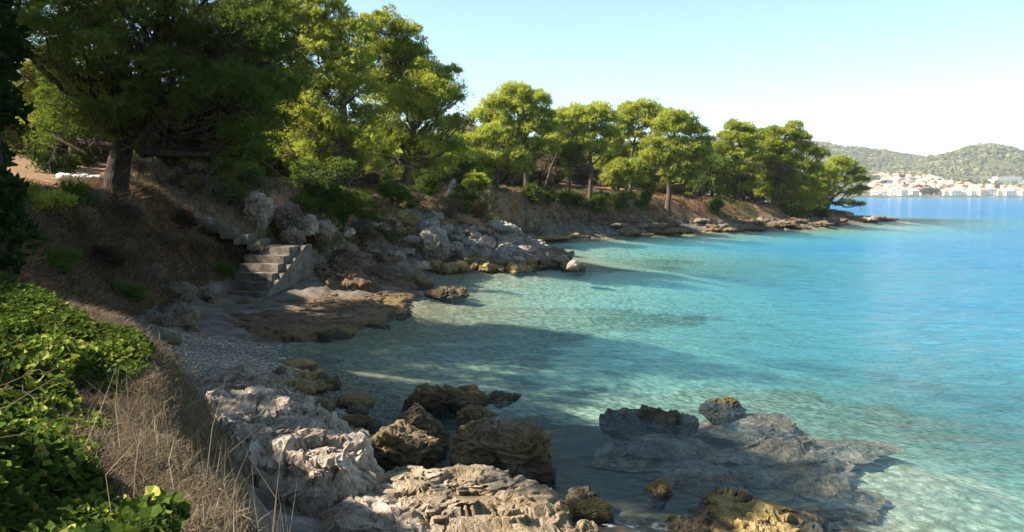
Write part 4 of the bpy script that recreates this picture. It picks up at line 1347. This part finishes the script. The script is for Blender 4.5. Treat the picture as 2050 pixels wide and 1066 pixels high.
# ------------------------------------------------------------------ shrubs
def shrub(label, px_, py_, dep, r_px, seed, mat='bush', n=7, group=None, kind='shrub', hang=False, clump=.26, w=.05, L=.12, per=40):
    rg = np.random.default_rng(seed)
    c = at_depth(px_, py_, dep)
    gh = ground_hit(px_, py_ + r_px * .7, dep * .75)
    if gh is not None and gh[3] < dep * 1.5:
        dep = gh[3]; c = np.array(gh[:3])
    gz = float(hgt(c[0], c[1])[0])
    c[2] = gz + r_px / F_PX * dep * .55
    R_ = r_px / F_PX * dep
    o = root(kind, (c[0], c[1], gz), label, 'shrub', group)
    bl = [(c[0] + rg.normal() * R_ * .45, c[1] + rg.normal() * R_ * .4, max(c[2], gz + R_ * .3) + rg.normal() * R_ * .35, R_ * rg.uniform(.38, .6), .8) for q in range(n)]
    v, f, tt, cl = leafy(bl, rg, clump, per, L, w, 3, .8, .9)
    mesh_np('foliage', v, f, M[mat], o, {'tint': tt})
    acc = Acc()
    for b in bl:
        v, f = tube(curve_pts((c[0], c[1], gz - .2), b[:3], rg.normal(size=3) * .1, 6, .03, rg), np.linspace(.04, .012, 6), 5); acc.add(v, f)
    acc.build('stems', M['bark'], o, True)
    return o


shrub('dark green shrub hanging over the rocks right of the stairs', 640, 385, 29, 62, 700, 'pine_dark', 12)
shrub('dark shrub spilling down the slope above the limestone lumps', 690, 420, 31, 42, 701, 'pine_dark', 9)
shrub('small dark green shrub over the top of the stairs', 500, 360, 27, 30, 702, 'pine_dark', 6)
shrub('olive green shrub beside the tall grey outcrop', 455, 385, 27.5, 32, 703, 'bush', 6)
shrub('yellow green shrub at the left end of the dry slope', 740, 440, 35, 24, 704, 'bush', 6)
shrub('green shrub under the leaning pine trunk', 850, 370, 38, 38, 705, 'bush', 8)
shrub('dark shrub in the shade left of the dead white branch', 790, 390, 36, 36, 706, 'pine_dark', 8)
shrub('grey green bush on the slope below the white dead branch', 925, 405, 46, 34, 707, 'bush', 8)
shrub('yellow green sapling in the shade at left above the bank', 85, 412, 18.5, 34, 708, 'pine', 7, L=.1, w=.03, clump=.2)
shrub('low green creeper on the bank crest left of the trunk', 160, 402, 19, 22, 709, 'bush', 6)
shrub('olive bush behind the white stones', 110, 318, 30, 42, 710, 'bush', 8)
shrub('small thin tree like shrub between the white stones', 170, 318, 28, 22, 711, 'bush', 5)
shrub('bright green bush at the foot of the low wide pine', 955, 370, 55, 18, 712, 'pine', 6, w=.08, L=.2)
for k, (px_, py_, dep, rp) in enumerate([(1100, 395, 63, 22), (1145, 402, 66, 22), (1190, 405, 68, 26), (1240, 408, 71, 24), (1290, 408, 76, 16), (1430, 415, 86, 14), (1600, 425, 97, 16), (1640, 428, 100, 14), (1575, 420, 96, 14), (1065, 400, 60, 16)]):
    shrub('dark green scrub bush on the shaded far bank', px_, py_, dep, rp, 720 + k, 'pine_dark' if k % 2 else 'bush', 7, 'scrub bushes on the far bank', w=.10, L=.22, clump=.4)
for k, (px_, py_, dep, rp, m) in enumerate([(330, 345, 28, 34, 'straw'), (380, 350, 29, 34, 'straw'), (420, 372, 28, 26, 'straw_dark'), (290, 335, 32, 26, 'straw'), (820, 400, 40, 24, 'straw'), (770, 455, 36, 22, 'straw'), (720, 470, 35, 20, 'straw'), (900, 420, 45, 24, 'straw'), (960, 420, 50, 22, 'straw_dark'), (590, 470, 28.5, 16, 'dead'), (610, 480, 28.5, 14, 'dead')]):
    shrub('dry straw coloured scrub bush on the sunlit slope', px_, py_, dep, rp, 740 + k, m, 6, 'dry scrub bushes', w=.025, L=.16, clump=.26)
for k, (px_, py_, dep, rp, m) in enumerate([(150, 455, 18, 24, 'straw_dark'), (262, 430, 19, 20, 'straw'), (330, 490, 21, 26, 'straw_dark'), (205, 520, 17, 26, 'dead'), (390, 505, 22, 20, 'straw_dark'), (110, 520, 16, 28, 'bush'), (300, 560, 19, 22, 'straw'), (420, 470, 23, 18, 'dead'), (180, 400, 20, 18, 'straw'), (360, 440, 23, 20, 'dead'), (250, 590, 17, 20, 'bush'), (440, 540, 23, 14, 'bush')]):
    shrub('low dry brown scrub bush on the shaded bank left of the stairs', px_, py_, dep, rp, 780 + k, m, 5, 'scrub bushes on the shaded bank', w=.02, L=.14, clump=.2)
# dead fallen boughs
for k, (a, b, dep, lb) in enumerate([((575, 280), (640, 360), 29, 'grey dead bough hanging down beside the tall pine'), ((520, 320), (620, 350), 28, 'dark bare bough reaching right over the stairs'),
                                     ((720, 350), (800, 330), 33, 'arched bare bough under the leaning pine'), ((912, 360), (898, 392), 44, 'white broken dead branch on the sunny slope'),
                                     ((230, 388), (290, 372), 21, 'short bare root sticking out by the big trunk'), ((40, 445), (110, 560), 14, 'pale dead branch lying on the shaded bank at left')]):
    o = root('dead_branch', tuple(at_depth(*a, dep)), lb, 'branch')
    acc = Acc(); rg = np.random.default_rng(k + 5)
    p0, p1 = at_depth(*a, dep), at_depth(*b, dep + .5)
    if k in (3,):
        p1[2] = hgt(p1[0], p1[1])[0]
    pts = curve_pts(p0, p1, rg.normal(size=3) * .2, 9, .05, rg)
    ra = .12 if k == 3 else .035
    v, f = tube(pts, np.linspace(ra, ra * .4, 9), 6); acc.add(v, f)
    for q in range(9):
        s_ = pts[rg.integers(2, 9)]
        v, f = tube(curve_pts(s_, s_ + (p1 - p0) * rg.uniform(.2, .5) + rg.normal(size=3) * .35, rg.normal(size=3) * .1, 6, .03, rg), np.linspace(ra * .4, .006, 6), 4); acc.add(v, f)
    acc.build('wood', M['bark_pale' if k == 3 else 'bark'], o, True)

# ------------------------------------------------------------------ grasses, ivy, gravel
def blades(x, y, z, n, L, w, rng, lean=0.35, bend=0.4):
    """curved three-vertex-pair blades at points"""
    N = len(x) * n
    bx = np.repeat(x, n) + rng.normal(size=N) * 0.05; by = np.repeat(y, n) + rng.normal(size=N) * 0.05
    bz = np.repeat(z, n) - 0.03
    d = np.stack([rng.normal(size=N) * lean, rng.normal(size=N) * lean, np.ones(N)], 1); d /= np.linalg.norm(d, axis=1)[:, None]
    LL = (L * rng.uniform(.5, 1.3, N))[:, None]
    s = np.cross(d, rng.normal(size=(N, 3))); s /= np.linalg.norm(s, axis=1)[:, None]
    b0 = np.stack([bx, by, bz], 1)
    dr = np.stack([rng.normal(size=N) * bend, rng.normal(size=N) * bend, -np.abs(rng.normal(size=N)) * bend * .6], 1)
    b1 = b0 + d * LL * .55
    b2 = b1 + (d + dr) * LL * .5
    v = np.stack([b0 - s * w / 2, b0 + s * w / 2, b1 + s * w / 2.4, b1 - s * w / 2.4, b2], 1).reshape(-1, 3)
    k = np.arange(N)[:, None] * 5
    return v, [k + np.array([[0, 1, 2, 3]]), k + np.array([[3, 2, 4]])], np.repeat(rng.uniform(0, 1, N), 5)


def sample(x0, x1, y0, y1, n, rng, cond):
    x = rng.uniform(x0, x1, n); y = rng.uniform(y0, y1, n)
    z, rk, gr, d0, i0, i1, i2, d2 = terrain(x, y)
    k = cond(x, y, z, rk, gr, i1, i2, d2)
    return x[k], y[k], z[k]


rg = np.random.default_rng(800)
# scrubby dry grass on the near bank
x, y, z = sample(-14, -6.5, 13, 27, 40000, rg, lambda x, y, z, rk, gr, i1, i2, d2: i1 & (d2 < 1.0) & (z > 0.9) & (fbm(xyz(x * .9, y * .9), 3, 5) > -0.6))
v, f, t = blades(x, y, z, 5, .26, .018, rg, .6, .6)
tag(mesh_np('dry_grass', v, f, M['straw_dark'], attrs={'tint': t}), 'brown dry grass and scrub on the shaded bank left of the stairs', kind='stuff')
x, y, z = sample(-14, -6.5, 13, 27, 26000, rg, lambda x, y, z, rk, gr, i1, i2, d2: i1 & (d2 < 1.5) & (z > 1.0) & (fbm(xyz(x * .55, y * 1.3), 3, 95) > 0.12))
v, f, t = blades(x, y, z, 5, .34, .016, rg, .6, .6)
tag(mesh_np('dry_grass', v, f, M['straw'], attrs={'tint': t * .8}), 'paler tufts of dry grass in streaks on the shaded bank', kind='stuff')
# dry slopes beyond the stairs and along the far bank
x, y, z = sample(-14, 14, 26.5, 80, 42000, rg, lambda x, y, z, rk, gr, i1, i2, d2: i1 & (d2 < 7.0) & (z > 1.1) & (fbm(xyz(x * .5, y * .5), 3, 6) > -0.15))
v, f, t = blades(x, y, z, 4, .34, .035, rg, .5, .5)
tag(mesh_np('dry_grass', v, f, M['straw'], attrs={'tint': t}), 'straw coloured dry grass on the sunny slopes behind the promontory', kind='stuff')
x, y, z = sample(-4, 50, 44, 115, 40000, rg, lambda x, y, z, rk, gr, i1, i2, d2: i1 & (d2 < 2.0) & (z > .8))
v, f, t = blades(x, y, z, 4, .30, .05, rg, .7, .5)
tag(mesh_np('dry_grass', v, f, M['straw_dark'], attrs={'tint': t}), 'brown dry grass on the far bank', kind='stuff')
x, y, z = sample(-4, 50, 44, 115, 26000, rg, lambda x, y, z, rk, gr, i1, i2, d2: i1 & (d2 < 1.0) & (z > .8) & (fbm(xyz(x * .35, y * .35), 3, 16) > -.1))
v, f, t = blades(x, y, z, 4, .42, .06, rg, .7, .5)
tag(mesh_np('scrub', v, f, M['bush'], attrs={'tint': t * .6}), 'low dark green scrub on the far bank', kind='stuff')
x, y, z = sample(-14, 0, 26, 50, 16000, rg, lambda x, y, z, rk, gr, i1, i2, d2: i1 & (d2 < 3.0) & (z > 1.3) & (fbm(xyz(x * .5, y * .5), 3, 18) > 0.05))
v, f, t = blades(x, y, z, 5, .34, .04, rg, .7, .5)
tag(mesh_np('scrub', v, f, M['bush'], attrs={'tint': t * .7}), 'low green scrub on the slope right of the stairs', kind='stuff')
# fuzzy dry grass along the edge of the foreground bank
x, y, z = sample(-5.2, 0.2, 2.0, 9.0, 90000, rg, lambda x, y, z, rk, gr, i1, i2, d2: (d2 > -.55) & (d2 < np.where(y > 6, .22, .6)) & (fbm(xyz(x * 2, y * 2), 3, 8) > -0.55))
v, f, t = blades(x, y, z, 5, .10, .0045, rg, .7, .7)
tag(mesh_np('dry_grass', v, f, M['straw'], attrs={'tint': t}), 'fine dry grass along the edge of the foreground bank', kind='stuff')
# tall straw stalks in front
x, y, z = sample(-2.2, -0.1, 2.0, 4.6, 2600, rg, lambda x, y, z, rk, gr, i1, i2, d2: (np.abs(d2) < 0.45))
x, y, z = x[:70], y[:70], z[:70]
v, f, t = blades(x, y, z, 3, .48, .0055, rg, .2, .3)
tag(mesh_np('grass_stalks', v, f, M['straw'], attrs={'tint': np.clip(t + .3, 0, 1)}), 'tall thin dry grass stalks rising at the bottom left', kind='stuff')


def ivy_leaves(x, y, z, size, rng):
    N = len(x)
    # lobed leaf outline, five points and a centre fold
    pr = np.array([(0, -.5), (.32, -.42), (.5, -.05), (.26, .12), (0, .55), (-.26, .12), (-.5, -.05), (-.32, -.42)])
    up = np.stack([rng.normal(size=N) * .55 + .25, rng.normal(size=N) * .55 - .3, np.ones(N)], 1); up /= np.linalg.norm(up, axis=1)[:, None]
    a = np.cross(up, rng.normal(size=(N, 3))); a /= np.linalg.norm(a, axis=1)[:, None]
    b = np.cross(up, a)
    s = (size * rng.uniform(.35, 1.5, N))[:, None]
    c = np.stack([x, y, z], 1)
    vs = [c + up * 0.10 * s * (-1)]
    for (u, w_) in pr:
        vs.append(c + a * s * u + b * s * w_ + up * s * (0.10 * abs(u) * 2 - 0.04 + rng.normal(size=(N, 1)) * .05))
    v = np.stack(vs, 1).reshape(-1, 3)
    k = np.arange(N)[:, None] * 9
    f = np.concatenate([k + np.array([[0, 1 + i, 1 + (i + 1) % 8]]) for i in range(8)])
    tt = np.repeat(np.clip(rng.beta(1.6, 1.9, N) * 1.05 + (rng.random(N) > .92) * .7 + .25 * fbm(xyz(x * 1.6, y * 1.6), 2, 71), 0, 1.5), 9)
    return v, f, tt


x, y, z = sample(-4.6, -0.6, 1.2, 5.6, 60000, rg, lambda x, y, z, rk, gr, i1, i2, d2: i1 & (d2 > 0.34 + 0.3 * fbm(xyz(x * 1.3, y * 1.3), 3, 2)) & (fbm(xyz(x * 3, y * 3), 2, 12) > -.45))
hump = 0.14 + 0.42 * fbm(xyz(x * 1.7, y * 1.7), 4, 9)
lay = rg.random(len(x)) ** 0.5
v, f, t = ivy_leaves(x, y, z + (0.04 + np.maximum(hump, 0.0)) * lay + .10 * smooth(3.8, 2.6, y), .058, rg)
tag(mesh_np('ivy_ground_cover', v, f, M['ivy'], attrs={'tint': t}), 'bright green lobed ivy leaves covering the bank at the bottom left', kind='stuff')
x, y, z = sample(-9.5, -2.4, 5.2, 11.5, 90000, rg, lambda x, y, z, rk, gr, i1, i2, d2: i1 & (d2 > 0.10 + 0.25 * fbm(xyz(x, y), 3, 2)) & (d2 < 3.2))
hump = 0.14 + 0.22 * fbm(xyz(x * 1.1, y * 1.1), 3, 9)
v, f, t = ivy_leaves(x, y, z + (0.03 + np.maximum(hump, 0.02)) * rg.random(len(x)) ** .5, .048, rg)
tag(mesh_np('creeper_ground_cover', v, f, M['ivy'], attrs={'tint': t * .62}), 'small leaved green creeper on the bank behind the foreground ivy', kind='stuff')
# woody stems between the ivy leaves
acc = Acc()
for k in range(34):
    a0 = rg.uniform(-3.9, -1.6); b0 = rg.uniform(2.9, 5.4)
    d2_ = terrain(np.array([a0]), np.array([b0]))
    if d2_[7][0] < .1: continue
    p0 = np.array([a0, b0, d2_[0][0] + .12])
    p1 = p0 + np.array([rg.normal() * .3, rg.normal() * .3, rg.uniform(.06, .2)])
    v, f = tube(curve_pts(p0, p1, rg.normal(size=3) * .08, 7, .015, rg), np.linspace(.003, .0015, 7), 4); acc.add(v, f, .5)
tag(acc.build('ivy_stems', M['straw']), 'curling dry stems poking out of the ivy', kind='stuff')

# pebbles on the beach
x, y, z = sample(-8.5, -1.5, 10.5, 20, 34000, rg, lambda x, y, z, rk, gr, i1, i2, d2: (gr > .35) & (z > -0.25))
v0, f0 = ico(1)
N = len(x); s = rg.uniform(.009, .024, N)
S = np.stack([s * rg.uniform(.8, 1.4, N), s * rg.uniform(.8, 1.4, N), s * .6], 1)
v = (v0[None] * S[:, None, :] + np.stack([x, y, z + s * .3], 1)[:, None, :]).reshape(-1, 3)
f = (f0[None] + (np.arange(N) * len(v0))[:, None, None]).reshape(-1, 3)
n = NT('pebbles'); n.principled(n.ramp(n.attr('tint'), [(0, (.13, .10, .075)), (.6, (.28, .23, .175)), (.9, (.42, .36, .29)), (1, (.58, .52, .45))]), .9)
M['pebbles'] = n.m
tag(mesh_np('beach_gravel', v, f, M['pebbles'], attrs={'tint': np.repeat(rg.uniform(0, 1, N), len(v0))}, smooth_shade=True), 'grey and tan pebbles of the small beach', kind='stuff')

# ------------------------------------------------------------------ far shore: hills, town
hx = np.arange(-900, 3200, 16.0); hy = np.concatenate([np.arange(1120, 1700, 12.0), np.arange(1700, 3300, 22.0)])
HX, HY = np.meshgrid(hx, hy); x, y = HX.ravel(), HY.ravel()


def hill(x, y):
    c1 = np.interp(x / np.maximum(y, 1) * 2400, [-900, 300, 637, 937, 1087, 1222, 1500, 1900, 3200], [120, 165, 172, 155, 132, 112, 80, 60, 50])
    c2 = np.interp(x / np.maximum(y, 1) * 2000, [300, 700, 930, 1019, 1069, 1131, 1187, 1219, 1281, 1406, 1700, 3200], [10, 38, 70, 88, 100, 120, 128, 124, 105, 70, 40, 30])
    r1 = c1 * np.exp(-((y - 2450) / 620.0) ** 2)
    r2 = c2 * np.exp(-((y - 2000) / 330.0) ** 2)
    town = 34 * smooth(1170, 1480, y) * (1 - .35 * smooth(600, 1000, x))
    m = np.maximum(np.maximum(r1, r2), town)
    m = m + 0.25 * np.minimum(r1, r2) * 0
    p = xyz(x / 140, y / 140)
    z = m * (1 + .06 * fbm(p, 4, 55)) + 3.0 * fbm(p * 4, 3, 56) * smooth(1400, 1700, y)
    return np.where(y < 1175, (y - 1165) * .25, z + 1.5)


hz = hill(x, y)


def hill_mat():
    n = NT('hillside')
    p = n.pos()
    f = n.noise(p, .035, 6, .7)
    v = n.voro(p, .11)
    a = n.ramp(f, [(.35, (.050, .062, .030)), (.5, (.095, .10, .048)), (.62, (.19, .155, .095)), (.72, (.30, .245, .17))])
    c = n.mix(n.rng(v, .2, .9, .0, .5), a, (.04, .055, .03))
    return n.principled(c, 1.0, n.bump(n.noise(p, .12, 5, .7), 1.0, 6.0), 0)


M['hill'] = hill_mat()
h = mesh_np('far_hills', np.stack([x, y, hz], 1), grid_faces(len(hx), len(hy)), M['hill'], smooth_shade=True)
tag(h, 'green wooded hills behind the far town', kind='structure')

# woodland on the hills: low clumps in one mass
rg = np.random.default_rng(900)
v0, f0 = ico(1)
N = 26000
y = rg.uniform(1240, 2500, N); x = y * rg.uniform(0.20, 0.68, N)
z = hill(x, y)
k = (fbm(xyz(x / 60, y / 60), 3, 61) > -0.22) & ((y > 1470) | (rg.random(N) < .22))
x, y, z = x[k], y[k], z[k]; N = len(x)
s = rg.uniform(2.2, 5.5, N)
S = np.stack([s, s, s * rg.uniform(.6, 1.1, N)], 1)
v = v0[None] * (1 + .35 * rg.normal(size=(N, len(v0), 1))) * S[:, None, :] + np.stack([x, y, z + s * .3], 1)[:, None, :]
f = (f0[None] + (np.arange(N) * len(v0))[:, None, None]).reshape(-1, 3)
M['wood'] = leaf_mat('hill_wood', [(0, (.035, .042, .022)), (.5, (.085, .092, .042)), (1, (.19, .165, .085))], .1, (.1, .13, .04), .02)
tag(mesh_np('woodland', v.reshape(-1, 3), f, M['wood'], attrs={'tint': np.repeat(rg.uniform(0, 1, N), len(v0))}), 'evergreen woodland covering the far hills', kind='stuff')


def flat(name, c, rough=.85):
    n = NT(name)
    f = n.noise(n.pos(), 1.2, 4)
    return n.principled(n.mix(f, tuple(q * .85 for q in c), tuple(min(.9, q * 1.1) for q in c)), rough, None, .2)


walls = [flat('white_render', (.80, .78, .74)), flat('cream_render', (.74, .64, .50)), flat('grey_render', (.60, .58, .55)), flat('pink_render', (.72, .54, .46))]
roofs = [flat('red_tiles', (.52, .22, .14)), flat('orange_tiles', (.60, .30, .18)), flat('pink_tiles', (.58, .34, .27)), flat('brown_tiles', (.38, .22, .16))]
glass = flat('dark_window', (.08, .09, .10), .3)
wn_, rn_ = ['white', 'cream', 'grey', 'pink'], ['red', 'orange', 'pale pink', 'brown']


def house(px_, y_, w_, hh, d_, wi, ri, label, group, rot=0.0, flat_roof=False, windows=0, ridge_x=True, cat='house', name='house'):
    x_ = (px_ - CX) / F_PX * y_
    z_ = float(hill(np.array([x_]), np.array([y_]))[0]) - .5
    o = root(name, (x_, y_, z_), label, cat, group)
    c, s = math.cos(rot), math.sin(rot)

    def T(v):
        v = np.asarray(v, float)
        return np.stack([x_ + v[:, 0] * c - v[:, 1] * s, y_ + v[:, 0] * s + v[:, 1] * c, z_ + v[:, 2]], 1)
    hw, hd = w_ / 2, d_ / 2
    v, f = box_v((-hw, -hd, -3), (w_, 0, 0), (0, d_, 0), (0, 0, hh + 3))
    mesh_np('wall', T(v), f, walls[wi], o)
    e = .5
    if flat_roof:
        v, f = box_v((-hw - e, -hd - e, hh + .02), (w_ + 2 * e, 0, 0), (0, d_ + 2 * e, 0), (0, 0, .5))
        mesh_np('roof', T(v), f, walls[0], o)
    else:
        rh = min(w_, d_) * .27 + .6
        if ridge_x:
            v = [(-hw - e, -hd - e, hh), (hw + e, -hd - e, hh), (hw + e, hd + e, hh), (-hw - e, hd + e, hh), (-hw * .55, 0, hh + rh), (hw * .55, 0, hh + rh)]
            f3 = np.array([[0, 4, 3], [1, 2, 5]]); f4 = np.array([[0, 1, 5, 4], [2, 3, 4, 5], [0, 3, 2, 1]])
        else:
            v = [(-hw - e, -hd - e, hh), (hw + e, -hd - e, hh), (hw + e, hd + e, hh), (-hw - e, hd + e, hh), (0, -hd - e, hh + rh), (0, hd + e, hh + rh)]
            f3 = np.array([[0, 1, 4], [2, 3, 5]]); f4 = np.array([[1, 2, 5, 4], [3, 0, 4, 5], [0, 3, 2, 1]])
        mesh_np('roof', T(np.array(v)), [f3, f4], roofs[ri], o)
    for k in range(windows):
        for fl in range(max(1, int(hh // 3))):
            wx = -hw + (k + .5) * w_ / windows - .55
            v, f = box_v((wx, -hd - .06, 1.0 + fl * 3), (1.1, 0, 0), (0, .12, 0), (0, 0, 1.5))
            mesh_np('window', T(v), f, glass, o)
    return o


rg = np.random.default_rng(950)
# waterfront row, left to right
wf = [(1748, 9, 6, 0, 2), (1763, 9, 7, 0, 0), (1786, 13, 11, 0, 1), (1804, 11, 10, 0, 0), (1826, 11, 9, 1, 2), (1889, 13, 9, 0, 1), (1907, 15, 10, 0, 1), (1926, 13, 7, 0, 2), (1945, 16, 9, 0, 1), (1962, 12, 11, 3, 0), (1979, 13, 12, 0, 3), (1996, 12, 9, 1, 1), (2014, 14, 10, 0, 2), (2031, 13, 12, 0, 0), (2047, 14, 9, 3, 1), (2066, 14, 10, 0, 0)]
lab_wf = ['small white waterfront house right beside the point', 'white waterfront house with red roof near the point', 'tall white waterfront house with orange roof left of two others', 'second tall white waterfront house at left',
          'cream waterfront house left of the green trees', 'white waterfront house right of the green trees', 'long white waterfront house with orange roof', 'low white waterfront house in the middle of the quay',
          'broad white waterfront house behind the quay', 'pink tall waterfront house', 'tall white waterfront house with brown roof', 'cream waterfront house beside the brown roofed one', 'white waterfront house with pale pink roof at right',
          'tall white waterfront house with red roof at right', 'pink waterfront house cut by the right edge', 'white waterfront house beyond the right edge']
for (p_, w_, h_, wi, ri), lb in zip(wf, lab_wf):
    house(p_, 1186 + rg.uniform(-4, 8), w_, h_ * .8, 10, wi, ri, lb, None, rg.uniform(-.2, .2), windows=3)
# hillside houses
spots = []
t_ = 0
while len(spots) < 120 and t_ < 9000:
    t_ += 1
    p_ = rg.uniform(1742, 2075); y_ = rg.uniform(1205, 1450)
    top = np.interp(p_, [1742, 1790, 1860, 1900, 1960, 2075], [1440, 1450, 1430, 1340, 1310, 1300])
    if y_ > top: continue
    if 1840 < p_ < 1882 and y_ < 1240: continue
    if any(abs(p_ - a) < 7.5 and abs(y_ - b) < 22 for a, b in spots): continue
    spots.append((p_, y_))
for k, (p_, y_) in enumerate(spots):
    wi, ri = int(rg.choice([0, 0, 0, 1, 1, 2, 3])), int(rg.integers(0, 4))
    fr = bool(rg.random() < .08)
    band = 'low in the town' if y_ < 1270 else ('halfway up the town' if y_ < 1350 else 'high at the edge of the woods')
    side = 'left' if p_ < 1850 else ('middle' if p_ < 1950 else 'right')
    band = band.replace(' the edge of the woods', ' under the woods')
    lb = '%s house with %s roof %s, %s part' % (wn_[wi], 'flat' if fr else rn_[ri], band, side)
    house(p_, y_, rg.uniform(8, 14), rg.uniform(5, 8), rg.uniform(8, 11), wi, ri, lb, 'hillside houses of the far town', rg.uniform(-.6, .6), fr, 2, bool(rg.random() < .6))
house(2022, 1420, 74, 7, 20, 0, 0, 'long white flat roofed hall above the town at right', None, 0, True, 9, cat='building', name='hall_building')
house(2010, 1452, 44, 11, 16, 0, 0, 'upper white storey block behind the long hall', None, 0, True, 0, cat='building', name='hall_building')
# quay
x0_, x1_ = (1735 - CX) / F_PX * 1172, (2120 - CX) / F_PX * 1172
v, f = box_v((x0_, 1168, -2), (x1_ - x0_, 0, 0), (0, 9, 0), (0, 0, 3.0))
tag(mesh_np('quay', v, f, flat('quay_stone', (.62, .60, .56))), 'pale stone quay along the foot of the far town', kind='structure')
# trees in the town
for k, (p_, y_, s_) in enumerate([(1850, 1190, 5.5), (1860, 1192, 6.5), (1871, 1190, 5.5), (1845, 1196, 4.5), (1815, 1205, 4), (1776, 1250, 4), (1805, 1300, 4.5), (1838, 1262, 6), (1850, 1270, 6), (1900, 1230, 3.5), (1935, 1250, 4), (1975, 1255, 4), (2005, 1235, 4), (2040, 1260, 4.5), (1880, 1290, 4.5), (1920, 1300, 5), (1990, 1300, 5), (1765, 1330, 5), (1745, 1380, 6), (1800, 1400, 6)]):
    x_ = (p_ - CX) / F_PX * y_; z_ = float(hill(np.array([x_]), np.array([y_]))[0])
    o = root('tree', (x_, y_, z_), 'dark green tree standing among the houses of the far town' if k > 3 else 'large green tree in the clump on the far waterfront', 'tree', 'trees among the far houses' if k > 3 else 'trees of the waterfront clump')
    rr = np.random.default_rng(k)
    v, f, tt, _ = leafy([(x_ + rr.normal() * s_ * .3, y_ + rr.normal() * s_ * .3, z_ + s_ * rr.uniform(.7, 1.4), s_ * .6, .9) for q in range(4)], rr, 1.4, 20, 1.4, .9, 2)
    mesh_np('crown', v, f, M['wood'], o, {'tint': tt})
    v, f = tube(np.array([(x_, y_, z_ - 1), (x_, y_, z_ + s_)]), [.4, .3], 6)
    mesh_np('trunk', v, f, M['bark'], o)
# summit building
x_, y_ = (1978 - CX) / F_PX * 2000, 2000
z_ = float(hill(np.array([x_]), np.array([y_]))[0])
o = root('hilltop_building', (x_, y_, z_), 'small pale building on the summit of the far hill', 'building')
v, f = box_v((x_ - 14, y_ - 5, z_ - 3), (28, 0, 0), (0, 10, 0), (0, 0, 8)); mesh_np('wall', v, f, walls[2], o)
v, f = box_v((x_ - 15, y_ - 6, z_ + 5.02), (30, 0, 0), (0, 12, 0), (0, 0, 1)); mesh_np('roof', v, f, walls[0], o)

# ------------------------------------------------------------------ the air
v, f = box_v((-1450, -75, -30), (4800, 0, 0), (0, 3500, 0), (0, 0, 290))
n = NT('air')
pv_ = n.n("ShaderNodeVolumePrincipled")
pv_.inputs['Color'].default_value = (0.93, 0.97, 1.0, 1)
pv_.inputs['Density'].default_value = 0.00009
pv_.inputs['Anisotropy'].default_value = 0.0
n.link(pv_.outputs[0], n.out.inputs['Volume'])
hz_ = mesh_np('haze', v, f, n.m)
tag(hz_, 'thin sea haze in the air', kind='stuff')
scene.cycles.volume_bounces = 0
